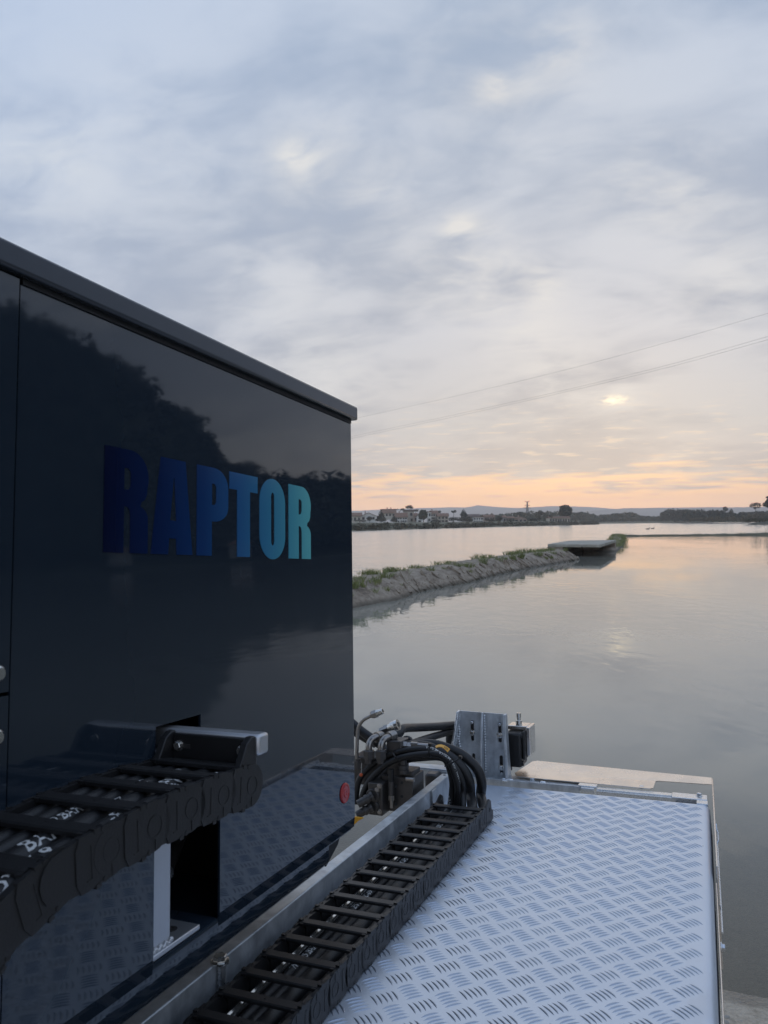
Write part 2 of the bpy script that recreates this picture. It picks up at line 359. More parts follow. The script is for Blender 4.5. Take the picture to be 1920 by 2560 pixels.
def water(name, wave_m, slope, poly, z, label_, clear):
    m, t, p = mat(name + '_surface', (0.2, 0.2, 0.18), 0.02); t.n.remove(p)
    out = t.n['Material Output']; geo = t.node('ShaderNodeNewGeometry'); pos = geo.outputs['Position']
    b = t.node('ShaderNodeBump'); b.inputs['Strength'].default_value = 1.0; b.inputs['Distance'].default_value = 1.0
    v1 = t.vm('MULTIPLY', pos, (1.0, 0.55, 1)); v2 = t.vm('MULTIPLY', pos, (0.35, 0.22, 1))
    n1 = t.noise(v1, 1.0 / wave_m, 3, 0.5, 0.4); n2 = t.noise(v2, 0.4 / wave_m, 2, 0.5, 0.3)
    patch = t.sstep(t.noise(t.vm('MULTIPLY', pos, (0.25, 0.12, 1)), 0.45, 3, 0.5), 0.35, 0.68)
    h = t.m('MULTIPLY', t.m('ADD', t.m('MULTIPLY', n1, slope * wave_m), t.m('MULTIPLY', n2, slope * wave_m * 1.2)), t.m('ADD', 0.22, t.m('MULTIPLY', patch, 1.35)))
    t.l.new(h, b.inputs['Height'])
    mur = t.node('ShaderNodeBsdfDiffuse')
    t.put(mur.inputs[0], t.mix(t.noise(t.vm('MULTIPLY', pos, (0.3, 0.3, 1)), 0.8, 4), (0.275, 0.265, 0.218), (0.315, 0.302, 0.25)))
    body = mur.outputs[0]
    if clear:
        dep = t.m('MULTIPLY', t.m('SUBTRACT', t.vm('DOT_PRODUCT', pos, tuple(DH)), EDGE), SLOPE)
        dep = t.m('ADD', dep, t.m('MULTIPLY', t.m('SUBTRACT', t.noise(pos, 1.6, 4), 0.5), 0.02))
        fac = t.ramp(t.m('DIVIDE', dep, 0.22), [(0.0, 0.05), (0.3, 0.34), (0.7, 0.78), (1.0, 1.0)])
        tr = t.node('ShaderNodeBsdfTransparent'); tr.inputs[0].default_value = (0.82, 0.80, 0.70, 1)
        mx = t.node('ShaderNodeMixShader'); t.l.new(fac, mx.inputs[0]); t.l.new(tr.outputs[0], mx.inputs[1]); t.l.new(body, mx.inputs[2]); body = mx.outputs[0]
    gl = t.node('ShaderNodeBsdfGlossy'); gl.inputs['Roughness'].default_value = 0.012 if clear else 0.16; gl.inputs[0].default_value = (0.97, 0.97, 0.97, 1)
    fr = t.node('ShaderNodeFresnel'); fr.inputs[0].default_value = 1.45
    t.l.new(b.outputs[0], gl.inputs['Normal']); t.l.new(b.outputs[0], fr.inputs['Normal'])
    mx = t.node('ShaderNodeMixShader'); t.l.new(fr.outputs[0], mx.inputs[0]); t.l.new(body, mx.inputs[1]); t.l.new(gl.outputs[0], mx.inputs[2])
    t.l.new(mx.outputs[0], out.inputs[0])
    mb = MB(); mb.add([(x, y, z) for x, y in poly], [tuple(range(len(poly)))])
    return solo(WF, name, mb, m, kind='structure', smooth=0)
LINE = [(-40, 1), (-9.8, 1), (-5.4, 9.6), (-1.6, 17.2), (-.5, 19), (0.3, 21.2), (1.8, 24), (3.3, 27.6), (5.7, 32.4), (8.2, 36.6), (27.6, 92.3), (37, 91.3), (70, 90.6), (105, 96.6), (150, 104.6)]
water('river_water', 0.55, 0.055, LINE + [(1900, 300), (1900, 2650), (-1900, 2650), (-1900, 1)], 0.0, '', False)
water('basin_water', 0.34, 0.024, [(-40, -80), (150, -80)] + LINE[::-1], 0.0, '', True)

# concrete slipway running down into the water, and the bed below
m, t, p = mat('slipway_concrete', (0.32, 0.29, 0.25), 0.85); geo = t.node('ShaderNodeNewGeometry'); pos = geo.outputs['Position']
n1 = t.noise(pos, 9, 6, 0.65); n2 = t.noise(pos, 60, 4, 0.7)
vo = t.node('ShaderNodeTexVoronoi'); vo.inputs['Scale'].default_value = 75; t.l.new(pos, vo.inputs['Vector'])
colr = t.ramp(t.m('ADD', t.m('MULTIPLY', n1, 0.5), t.m('MULTIPLY', n2, 0.5)), [(0.32, (0.30, 0.245, 0.18)), (0.5, (0.52, 0.43, 0.325)), (0.7, (0.70, 0.61, 0.48))])
colr = t.mix(t.m('MULTIPLY', t.m('LESS_THAN', vo.outputs[0], 0.22), 0.5), colr, t.mix(vo.outputs['Color'], (0.25, 0.23, 0.2), (0.6, 0.56, 0.5)))
rise = t.m('ADD', t.m('SUBTRACT', EDGE, t.vm('DOT_PRODUCT', pos, tuple(DH))), t.m('MULTIPLY', t.m('SUBTRACT', t.noise(pos, 6, 4), 0.5), 0.05))
wet = t.m('SUBTRACT', 1.0, t.sstep(rise, 0.055, 0.095))
t.put(p.inputs['Base Color'], t.mix(t.m('MULTIPLY', wet, 0.62), colr, (0.16, 0.135, 0.10)))
t.put(p.inputs['Roughness'], t.m('SUBTRACT', 0.9, t.m('MULTIPLY', wet, 0.45)))
bump(t, p, t.m('ADD', n2, t.m('MULTIPLY', vo.outputs[0], 1.2)), 0.7, 0.012); M['slip'] = m
mb = MB(); NX, NY = 60, 90; vv = []
for j in range(NY + 1):
    a = -14 + 24 * j / NY
    for i in range(NX + 1):
        w = -14 + 28 * i / NX
        q = DH * (a + EDGE) + LAT * w
        z = -a * SLOPE if a < 6 else -6 * SLOPE - (a - 6) * 0.3
        z += 0.010 * noise.noise((q.x * 1.3, q.y * 1.3, 2)) + 0.004 * noise.noise((q.x * 7, q.y * 7, 5))
        vv.append((q.x, q.y, z))
mb.add(vv, [(j * (NX + 1) + i, j * (NX + 1) + i + 1, (j + 1) * (NX + 1) + i + 1, (j + 1) * (NX + 1) + i) for j in range(NY) for i in range(NX)])
slip = solo(WF, 'slipway', mb, M['slip'], kind='structure', smooth=60)
# pebbles and broken stone along the water's edge
ME_ST = []
M['pebble'] = simple('pebble_stone', (0.36, 0.33, 0.29), 0.8, var=0.5, scale=6, bstr=0.4, bscale=40)
for k in range(5):
    q = MB(); q.ball((0, 0, 0), 1.0, 8, 5, (1, 0.75, 0.45))
    for i, v in enumerate(q.v): q.v[i] = v * (1 + 0.30 * noise.noise(v * 1.3 + Vector((k * 9, 0, 0))))
    ME_ST.append(mesh_of('pebble', q, M['pebble']))
for k in range(170):
    a = R.uniform(-0.55, 2.6) if k % 3 else R.uniform(-0.25, 0.5); w = R.uniform(-0.65, 1.3)
    q = DH * (a + EDGE) + LAT * w
    sz = R.uniform(0.004, 0.013) if R.random() < 0.88 else R.uniform(0.02, 0.045)
    inst('pebble', R.choice(ME_ST), slip, (q.x, q.y, -a * SLOPE + sz * 0.1), (0, 0, R.uniform(0, 6)), (sz, sz, sz))
#@@PART2
# ------------------------------------------------------------------ the chequer-plate deck
XB = -1.006                                # outer face of the equipment box
root = thing(TF, 'platform_deck', 'pale blue-grey aluminium chequer plate deck with folded right edge', 'deck', (-0.55, 2.0, 0))
mb = MB(); prof = [(-1.13, 0.0)]
for k in range(7):
    a = PI / 2 * k / 6; prof.append((-0.036 + 0.028 * math.sin(a), -0.028 + 0.028 * math.cos(a)))
prof += [(-0.004, -0.13), (-0.012, -0.13), (-0.016, -0.03), (-0.036, -0.006), (-1.13, -0.006)]
mb.prism(prof, 1, 0.30, 3.672)
part('plate', mb, M['deck'], root, 50)
# raised bars: five to a group, groups alternate between the two diagonals
def bar_mesh(L_, W_, H_):
    n = 5; v, f = [], []
    for i in range(n):
        t = i / (n - 1) * 2 - 1; w = W_ * max(0.06, (1 - t * t) ** 0.8); h = H_ * max(0.05, (1 - t ** 4))
        x = t * L_ / 2; o = 0.0035 * (1 - t * t)
        v += [(x, o - w / 2, 0), (x, o - w * 0.18, h), (x, o + w * 0.18, h), (x, o + w / 2, 0)]
    for i in range(n - 1):
        for k in range(3): f.append((i * 4 + k, i * 4 + 4 + k, i * 4 + 5 + k, i * 4 + 1 + k))
    return v, f
bv, bf = bar_mesh(0.0475, 0.0066, 0.0020)
one = MB(); one.add(bv, bf); ONE = mesh_of('raised_bar', one, M['bar'], (0, 0, 0), TS, 40)
bars = []
for ty in (0, 1):
    for i in range(-1, 13):
        for j in range(-20, 18):
            gx = (-0.0739 if ty == 0 else -0.1206) - 0.0955 * i; gy = (2.1547 if ty == 0 else 2.1067) + 0.0958 * j
            ang = -PI / 4 if ty == 0 else PI / 4
            pr = Vector((-math.sin(ang), math.cos(ang)))
            for k in range(-2, 3):
                x, y = gx + pr.x * 0.0135 * k, gy + pr.y * 0.0135 * k
                if not (-1.08 < x < -0.047 and 0.36 < y < 3.655): continue
                if -1.05 < x < -0.875: continue
                bars.append((x, y, ang + R.uniform(-.03, .03)))
vis = sorted([b for b in bars if b[1] > 1.62 and b[0] > -0.84], key=lambda b: b[1] - 0.25 * b[0])
near = set(vis[:300]); rest = MB()
base, S = INFO[root.name]
for (x, y, a) in bars:
    if (x, y, a) in near:
        inst('raised_bar', ONE, root, ((x - base.x) * S, (y - base.y) * S, -0.00005), (0, 0, a))
    else:
        ca, sa = math.cos(a), math.sin(a); rest.add([(x + p[0] * ca - p[1] * sa, y + p[0] * sa + p[1] * ca, p[2] - 0.0001) for p in bv], bf)
part('raised_bars', rest, M['bar'], root, 40, kind='stuff')
# joint strips lying on the deck near the viewer's end (seen in the box's gloss)
mb = MB(); mb.box(-0.80, -0.30, 1.03, 1.09, 0.0005, 0.008); part('joint_strip', mb, M['galv'], root)
mb = MB(); mb.box(-0.72, -0.42, 1.085, 1.13, 0.0085, 0.016); part('joint_strip', mb, M['galv'], root)

# ------------------------------------------------------------------ rear edge of the deck
root = thing(TF, 'rear_flange', 'galvanised steel angle along the far edge of the deck, bolted', 'steel angle', (-0.55, 3.74, 0))
mb = MB(); mb.box(-1.16, -0.56, 3.735, 3.86, -0.004, 0.006); mb.box(-1.16, -0.565, 3.728, 3.735, -0.06, 0.016); part('angle_bar', mb, M['galv'], root, bevel=0.001)
mb = MB(); mb.box(-0.575, -0.49, 3.742, 3.79, 0.008, 0.018); mb.box(-0.56, -0.50, 3.722, 3.742, -0.01, 0.013); part('lap_plate', mb, M['zinc'], root, bevel=0.002)
mb = MB(); mb.box(-0.49, -0.165, 3.742, 3.785, -0.002, 0.008); mb.box(-0.49, -0.165, 3.726, 3.742, -0.05, 0.003); part('angle_bar', mb, M['zinc'], root, bevel=0.001)
mb = MB(); mb.box(-0.165, -0.018, 3.735, 3.81, -0.004, 0.006); mb.box(-0.165, -0.018, 3.728, 3.735, -0.05, 0.006); mb.box(-0.062, -0.016, 3.672, 3.728, -0.045, 0.004); part('corner_plate', mb, M['zinc'], root, bevel=0.002)
mb = MB(); mb.box(-0.150, -0.062, 3.676, 3.727, -0.05, -0.012); part('slot', mb, M['steel'], root)
def bolt(fr, p, d, r=0.012, parent=None, name='bolt', mt='zinc', washer=True):
    b = MB(); d = Vector(d).normalized(); p = Vector(p)
    if washer: b.lathe(p - d * 0.001, d, [(0, r * 1.35), (r * 0.25, r * 1.35), (r * 0.3, r * 1.2)], 18)
    b.lathe(p + d * r * 0.28, d, [(0, r), (r * 0.62, r), (r * 0.75, r * 0.86), (r * 0.75, 0.0001)], 6)
    return part(name, b, M[mt], parent, 25)
for (x, y) in ((-0.80, 3.80), (-0.298, 3.835), (-0.051, 3.79)): bolt(TF, (x, y, 0.006), (0, 0, 1), 0.011, root)
mb = MB()
for x in (-0.93, -0.905, -0.745, -1.05): mb.ball((x, 3.775, 0.006), 0.014, 8, 5, (1.4, 0.7, 0.6))
for i, v in enumerate(mb.v): mb.v[i] = v + Vector((0, 0, 1)) * 0.003 * noise.noise(v * 160)
part('weld_bead', mb, M['zinc'], root, 60, kind='stuff')
# stainless flap beyond the deck edge
root = thing(TF, 'splash_sheet', 'thin stainless splash sheet with cut-out beyond the far edge of the deck', 'metal sheet', (-0.42, 3.95, 0))
poly = [(-0.875, 3.80), (-0.26, 3.80), (-0.246, 3.812), (-0.243, 3.95), (-0.232, 3.965), (0.004, 3.965), (0.004, 4.09), (-0.64, 4.135), (-0.84, 4.140), (-0.862, 4.12), (-0.90, 3.86)]
me = curve_mesh([poly], 0.0016); q = MB(); q.add([(v.co.x, v.co.y, v.co.z + 0.0145 + 0.006 * noise.noise((v.co.x * 3, v.co.y * 3, 0))) for v in me.vertices], [tuple(p_.vertices) for p_ in me.polygons])
part('sheet', q, M['sheet'], root)
mb = MB(); mb.box(0.004, 0.010, 2.9, 4.09, -0.32, 0.013); part('side_return', mb, M['sheet'], root, bevel=0.002)
mb = MB(); mb.tube([(0.012, 3.62, -0.06), (0.013, 3.60, -0.075), (0.017, 3.585, -0.085), (0.017, 3.50, -0.09), (0.013, 3.49, -0.10), (0.012, 2.7, -0.12)], 0.0035, 8); part('edge_rod', mb, M['zinc'], root)
bolt(TF, (0.006, 2.45, -0.055), (1, 0, 0), 0.010, root)
root = thing(TF, 'side_skirt', 'thin stainless strip hanging along the right edge of the deck', 'metal strip', (0.006, 1.6, -0.1))
mb = MB(); mb.box(0.000, 0.004, 0.4, 2.88, -0.22, -0.035); part('strip', mb, M['sheet'], root, bevel=0.001)

# ------------------------------------------------------------------ galvanised rail beside the chain
root = thing(TF, 'side_rail', 'galvanised steel box rail running beside the chain on the deck', 'rail', (-1.11, 2.2, 0))
mb = MB(); mb.prism([(0.4, -0.02), (3.40, -0.02), (3.455, 0.03), (3.44, 0.085), (3.425, 0.1), (0.4, 0.1)], 0, -1.134, -1.094)
part('beam', mb, M['galv'], root, bevel=0.004)
for y in (1.60,):
    mb = MB(); mb.cyl((-1.083, y, -0.01), (-1.083, y, 0.098), 0.010, 14); part('stud', mb, M['zinc'], root)
    bolt(TF, (-1.088, y, 0.1005), (0, 0, 1), 0.0165, root, 'bolt', 'chrome')
mb = MB(); mb.box(-1.094, -1.086, 3.15, 3.21, 0.0, 0.096); part('weld_plate', mb, M['galv'], root, bevel=0.003)
mb = MB(); mb.cyl((-1.114, 3.40, 0.099), (-1.114, 3.40, 0.1012), 0.006, 12); part('drain_hole', mb, M['black'], root)
# frame cross member behind the rail
root = thing(TF, 'cross_member', 'galvanised cross member of the frame behind the valve block', 'steel beam', (-1.22, 3.5, 0))
mb = MB(); mb.box(-1.60, -1.140, 3.52, 3.56, -0.03, 0.088); mb.box(-1.60, -1.14, 3.52, 3.60, 0.088, 0.094); part('beam', mb, M['galv'], root, bevel=0.004)
mb = MB(); mb.box(-1.225, -1.165, 3.44, 3.52, 0.0, 0.088); part('end_plate', mb, M['steel'], root, bevel=0.012)

# ------------------------------------------------------------------ the drag chain
PITCH, ZU, ZL, YA, RAD = 0.0932, 0.612, 0.042, 0.86, 0.285
YTOP = 1.2767; L1 = YTOP - YA; L2 = PI * RAD
def chain_at(s):
    """point on the chain's middle line and outward normal angle; s runs from the fixed end"""
    if s < L1: y, z = YTOP - s, ZU + 0.010 * math.sin(PI * min(1, s / L1)); ty, tz = -1, 0.0
    elif s < L1 + L2:
        a = (s - L1) / RAD; y, z = YA - RAD * math.sin(a), (ZU + ZL) / 2 + RAD * math.cos(a); ty, tz = -math.cos(a), -math.sin(a)
    else: y, z = YA + (s - L1 - L2), ZL; ty, tz = 1, 0
    k = min(1, max(0, (s - L1) / L2)); x = -0.903 - 0.034 * k
    return Vector((x, y, z)), Vector((0, ty, tz))
HW, HH = 0.098, 0.0385                      # half width of the chain, half height of a link
root = thing(TF, 'cable_chain', 'black plastic drag chain looping from the bracket arm down along the deck', 'drag chain', (-0.93, 2.0, 0))
def link_mesh(sx):
    q = MB()
    for sx in (sx,):
        xo, xi = sx * (HW + 0.007), sx * HW
        arc = [(PITCH + HH * math.cos(a), HH * math.sin(a)) for a in [PI / 2 - PI * k / 12 for k in range(13)]]
        pl = [(0.034, HH), ] + arc + [(0.034, -HH), (0.026, -HH * 0.6), (0.026, HH * 0.6)]
        q.prism(pl if sx > 0 else pl[::-1], 0, min(xo, xi), max(xo, xi))
        xo2, xi2 = sx * (HW + 0.0055), sx * (HW - 0.007)
        pl = [(0.055, HH * 0.96), (0.055, -HH * 0.96)] + [(-0.0 - HH * 0.9 * math.cos(a), -HH * 0.9 * math.sin(a)) for a in [PI / 2 - PI * k / 8 for k in range(9)]]
        q.prism(pl, 0, min(xo2, xi2), max(xo2, xi2))
        # pivot ring, upright rib and toe of the moulding
        x1 = sx * (HW + 0.007)
        ring = []
        for k in range(20):
            a = 2 * PI * k / 20; ring.append((PITCH + 0.0165 * math.cos(a), 0.0165 * math.sin(a)))
        for k in range(20):
            a, b = ring[k], ring[(k + 1) % 20]
            q.obox((x1, (a[0] + b[0]) / 2, (a[1] + b[1]) / 2), (0.0007, 0, 0), (0, (b[0] - a[0]) / 2, (b[1] - a[1]) / 2), (0, (b[1] - a[1]) * 0.08, -(b[0] - a[0]) * 0.08))
        q.box(x1 - 0.001, x1 + 0.0007, 0.0540, 0.0553, -0.024, 0.022)
        q.box(x1 - 0.001, x1 + 0.0007, 0.045, 0.0553, -0.0253, -0.0240)
        q.box(x1 - 0.001, x1 + 0.0010, PITCH - 0.0005, PITCH + 0.0008, -HH * 0.95, -0.020)
        # snap lugs along both edges
        for sz in (1, -1):
            q.box(min(sx * (HW - 0.003), sx * (HW + 0.0078)), max(sx * (HW - 0.003), sx * (HW + 0.0078)), 0.061, 0.071, sz * HH - 0.004, sz * HH + 0.0022)
            q.cyl((sx * (HW - 0.002), 0.079, sz * (HH - 0.003)), (sx * (HW + 0.0078), 0.079, sz * (HH - 0.003)), 0.0042, 8)
    return mesh_of('chain_link', q, M['plastic'], (0, 0, 0), TS, 25)
def bar_crossmesh(z):
    q = MB(); pl = [(-0.0155, -0.004), (0.0155, -0.004), (0.0155, 0.002), (0.012, 0.0045), (-0.012, 0.0045), (-0.0155, 0.002)]
    q.prism(pl, 0, -HW + 0.001, HW - 0.001)
    q.box(-HW + 0.002, -HW + 0.012, -0.019, 0.019, -0.003, 0.0035); q.box(HW - 0.012, HW - 0.002, -0.019, 0.019, -0.003, 0.0035)
    q.cyl((0.012, 0.0, 0.003), (0.012, 0.0, 0.0052), 0.0016, 8)
    return mesh_of('crossbar', q, M['plastic'], (0, 0, 0), TS, 25)
LINK, LINKL, CBAR = link_mesh(1), link_mesh(-1), bar_crossmesh(0)
base, S = INFO[root.name]; NL = 38
for k in range(NL):
    a, _ = chain_at(k * PITCH); b, _ = chain_at((k + 1) * PITCH)
    d = a - b; ang = math.atan2(d.z, d.y)
    lk = inst('chain_link', LINK, root, (b - base) * S, (ang, 0, 0))
    inst('side_plate', LINKL, lk)
    for sz in (1, -1):
        inst('crossbar', CBAR, lk, (0, (0.066) * S, sz * (HH - 0.003) * S), (0 if sz > 0 else PI, 0, 0))
# end lugs on the deck end
e, _ = chain_at(NL * PITCH + 0.02)
mb = MB()
for sx in (1, -1):
    x = e.x + sx * (HW + 0.004)
    mb = MB(); mb.prism([(e.y - 0.05, 0.004), (e.y + 0.055, 0.004), (e.y + 0.06, 0.04), (e.y + 0.035, 0.05), (e.y + 0.028, 0.085), (e.y + 0.0, 0.098), (e.y - 0.05, 0.08)], 0, x - 0.004, x + 0.004); part('end_lug', mb, M['plastic'], root, bevel=0.002)
for sx in (1,):
    mb = MB(); mb.cyl((e.x + HW + 0.0075, e.y + 0.005, 0.055), (e.x + HW + 0.0092, e.y + 0.005, 0.055), 0.008, 12); part('lug_hole', mb, M['black'], root)
# fixed end: shaped plate screwed to the bracket arm
mb = MB()
mb.box(-0.985, -0.815, 1.284, 1.292, 0.60, 0.695)
for (x0, x1) in ((-0.815, -0.800), (-1.0, -0.985)):
    mb.prism([(1.235, 0.645), (1.30, 0.60), (1.292, 0.70), (1.279, 0.70), (1.262, 0.69), (1.252, 0.672)], 0, x0, x1)
part('end_bracket', mb, M['plastic'], root, bevel=0.002)
for x in (-0.972, -0.826):
    bolt(TF, (x, 1.285, 0.672), (0, -1, 0.05), 0.0085, root, 'screw', 'chrome')
mb = MB(); mb.box(-0.965, -0.944, 1.2825, 1.2842, 0.668, 0.676); part('slot', mb, M['steel'], root)

# ------------------------------------------------------------------ hoses carried in the chain
def hose_path(off, zoff, s0, s1, n=90, wob=0.0):
    out = []
    for i in range(n + 1):
        s = s0 + (s1 - s0) * i / n; p, t = chain_at(s); nrm = Vector((0, t.z, -t.y))   # outward
        nrm = Vector((0, -t.z, t.y)) if nrm.z < 0 and s < L1 else nrm
        up = Vector((1, 0, 0)).cross(t)
        up = up if s >= 0 else up
        w = wob * math.sin(s * 5 + off * 40)
        out.append(Vector((p.x + off + w, p.y, p.z)) + (up * zoff))
    return out
def path_frame(path):
    acc = [0]
    for i in range(1, len(path)): acc.append(acc[-1] + (path[i] - path[i - 1]).length)
    return acc
def lay_print(mb, path, r, s, txt, hgt, phi, flip=1, lift=0.0006):
    """print wrapped on a hose: letters run along the hose, phi turns round it from straight up"""
    acc = path_frame(path); V, F = text_polys(txt)
    out = []
    for (a, b) in V:
        ss = s + a * hgt * flip
        i = 0
        while i < len(acc) - 2 and acc[i + 1] < ss: i += 1
        u = (ss - acc[i]) / max(1e-6, acc[i + 1] - acc[i]); p = path[i].lerp(path[i + 1], u)
        t = (path[i + 1] - path[i]).normalized(); side = t.cross(Vector((0, 0, 1)))
        if side.length < 1e-3: side = Vector((1, 0, 0))
        side.normalize(); up = side.cross(t)
        th = phi + (b - 0.5) * hgt / r * flip
        out.append(p + (up * math.cos(th) - side * math.sin(th)) * (r + lift))
    mb.add(out, F); return mb
hs = [(-0.076, 0.0135, 'black hydraulic hose with white print nearest the box side of the chain'),
      (-0.046, 0.0135, 'black hydraulic hose with white print, second from the rail in the chain'),
      (-0.016, 0.0140, 'plain black hose along the middle of the chain'),
      (0.023, 0.0220, 'thick black hose, fourth from the rail in the chain'),
      (0.070, 0.0215, 'thick black hose nearest the open deck in the chain')]
ARCH = [  # how each hose leaves the chain and arches back to the valve block, pixel tracks on an upright plane
    [(1130, 1983), (1131, 1955), (1126, 1930), (1117, 1905), (1100, 1888), (1079, 1876), (1052, 1873), (1020, 1875), (990, 1882), (961, 1893), (936, 1907), (912, 1929), (897, 1952), (891, 1980), (890, 2010)],
    [(1143, 1984), (1142, 1955), (1134, 1928), (1122, 1903), (1105, 1890), (1084, 1885), (1052, 1886), (1022, 1890), (992, 1898), (964, 1912), (940, 1933), (920, 1958), (908, 1985), (903, 2010)],
    [(1156, 1985), (1155, 1957), (1146, 1934), (1131, 1912), (1112, 1898), (1090, 1893), (1055, 1895), (1025, 1898), (996, 1908), (972, 1925), (950, 1948), (925, 1968), (908, 1990), (898, 2012)],
    [(1176, 1988), (1173, 1955), (1162, 1930), (1141, 1905), (1118, 1888), (1095, 1878), (1072, 1868), (1045, 1864), (1022, 1866), (1002, 1872), (985, 1876)],
    [(1202, 1990), (1204, 1958), (1195, 1927), (1174, 1902), (1148, 1883), (1122, 1872), (1098, 1864), (1072, 1860), (1048, 1860), (1030, 1863), (1012, 1866)]]
ARY = [3.16, 3.14, 3.19, 3.24, 3.28]
PRT = [[(0.30, 'DN 19', .6, 0.016), (0.10, '-BAR IC', .7, 0.016)], [(0.16, 'EN 853 2SN DN 16', .5, 0.015), (0.02, '0 BA', .4, 0.016)], [], [], []]
for k, ((off, r, lab), arch) in enumerate(zip(hs, ARCH)):
    s1 = L1 + L2 + 3.12 - YA
    pth = hose_path(off, -0.016 if r < 0.02 else -0.009, -0.02, s1, 110, 0.003)
    # inside face of the loop: keep the hose inside the link
    tail = smoothpath([pth[-1] + Vector((0, 0.035, 0.01))] + [Pt(px, py, 1, ARY[k] - 0.006 * j) for j, (px, py) in enumerate(arch)], 5)
    rootp = solo(TF, 'hydraulic_hose', MB().tube(pth + tail, r, 12), M['rubber'], (-0.93, 2.0, 0), lab, 'hose', 'hoses in the drag chain', smooth=50)
    q = MB()
    full = pth + tail; acc = path_frame(full); tot = acc[-1]
    low0 = L1 + L2
    if k in (0, 1, 2, 3, 4):
        for j, txt in enumerate({0: ['1Q25', 'MISHA IC-08', 'P 225 BAR', 'VFLEX 2SN', 'EN 853', 'MISHA IC-08 225 BAR'], 1: ['VFLEX EN 853', 'WP 225 BAR', 'EN 853 IC-09', 'MISHA', '1Q25 DN 16']}.get(k, [])):
            lay_print(q, full, r, low0 + 0.50 + j * (0.37 if k != 3 else .6) + k * 0.09, txt, 0.0165, -0.25, 1)
        for j, (s_, txt) in enumerate({2: [(0.53, 'IC-C'), (0.375, '0 BAR'), (0.21, 'G SC'), (0.09, 'CB')], 3: [(0.60, 'IC-08'), (0.46, 'BAR'), (0.30, 'K7'), (0.17, 'EN')], 4: [(0.545, 'DN 19'), (0.345, '-BAR'), (0.225, 'G-K'), (0.10, 'EN')]}.get(k, [])):
            lay_print(q, full, r, s_ + 0.02, txt, 0.024 if k > 2 else 0.016, 0.28, -1)
    if k in (0, 1):
        lay_print(q, full, r, tot - 0.80, 'MISHA IC-08 225 BAR EN 853 2SN 1Q25 MISHA', 0.0125, 0.55, 1)
    if q.v: part('print', q, M['print'], rootp, 0, kind='stuff')
mb = MB(); mb.tube(hose_path(-0.052, 0.013, L1 + L2 + 0.15, L1 + L2 + 1.9, 30), 0.0075, 8)
solo(TF, 'pipe', mb, M['chrome'], (-0.93, 2.0, 0), 'thin bright steel pipe lying among the hoses in the chain', 'pipe')
# ------------------------------------------------------------------ the equipment box
root = thing(TF, 'equipment_box', 'large glossy dark navy equipment box with blue gradient lettering', 'equipment box', (-1.4, 1.4, 0.24))
def sheet(splines, x, thick):
    me = curve_mesh(splines, thick / 2); q = MB()
    q.add([(x - thick / 2 + v.co.z, v.co.x, v.co.y) for v in me.vertices], [tuple(p_.vertices) for p_ in me.polygons]); bpy.data.meshes.remove(me); return q
HOLE = [(1.256, 0.276), (1.478, 0.276), (1.478, 0.60), (1.404, 0.60), (1.404, 0.711), (1.256, 0.711)]
panel = part('side_panel', sheet([[(0.906, 0.272), (1.256, 0.272), (1.256, 0.711), (1.404, 0.711), (1.404, 0.60), (1.478, 0.60), (1.478, 0.272), (2.190, 0.272), (2.190, 1.4835), (0.906, 1.4835)]], XB, 0.006), M['navy'], root, 20)
door = part('door_panel', sheet([[(0.20, 0.83), (0.900, 0.83), (0.900, 1.490), (0.20, 1.490)]], XB + 0.004, 0.012), M['navy'], root, 20, bevel=0.003)
part('door_panel', sheet([[(0.20, 0.244), (0.900, 0.244), (0.900, 0.824), (0.20, 0.824)]], XB + 0.004, 0.012), M['navy'], root, 20, bevel=0.003)
for z in (0.862, 0.768):
    q = MB(); q.lathe((XB + 0.004, 0.864, z), (1, 0, 0), [(0, 0.008), (0.010, 0.008), (0.012, 0.0115), (0.020, 0.012), (0.023, 0.009), (0.023, 0.0001)], 20); part('latch_knob', q, M['chrome'], root)
q = MB()
q.box(-2.0, XB - 0.008, 2.184, 2.190, 0.244, 1.49); q.box(-2.0, XB - 0.008, 0.20, 0.206, 0.244, 1.49); q.box(-2.0, -1.994, 0.207, 2.183, 0.244, 1.49)
q.box(-1.994, XB - 0.008, 0.207, 2.183, 1.480, 1.488); q.box(-1.994, XB - 0.010, 0.207, 2.183, 0.236, 0.243)
part('shell', q, M['navy'], root)
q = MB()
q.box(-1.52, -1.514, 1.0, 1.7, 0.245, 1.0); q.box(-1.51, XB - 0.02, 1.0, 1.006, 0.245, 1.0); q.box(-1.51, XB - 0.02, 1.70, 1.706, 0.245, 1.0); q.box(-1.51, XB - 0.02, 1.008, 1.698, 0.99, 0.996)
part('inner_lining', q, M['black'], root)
lid = part('lid', MB().box(-2.03, XB + 0.020, 0.17, 2.203, 1.4945, 1.5375), M['lid'], root, bevel=0.006)
part('lid_shadow_strip', MB().box(-2.015, XB + 0.0035, 0.907, 2.186, 1.4835, 1.494), M['shade_sill'], lid)  # near-black strip standing in for the shadow under the lid
part('floor_ledge', MB().prism([(XB - 0.012, 0.2435), (XB - 0.003, 0.2435), (XB - 0.003, 0.254), (XB - 0.006, 0.2595), (XB - 0.012, 0.2615), (-1.45, 0.2615), (-1.45, 0.2435)], 1, 1.258, 1.476), M['navy'], root, 40)
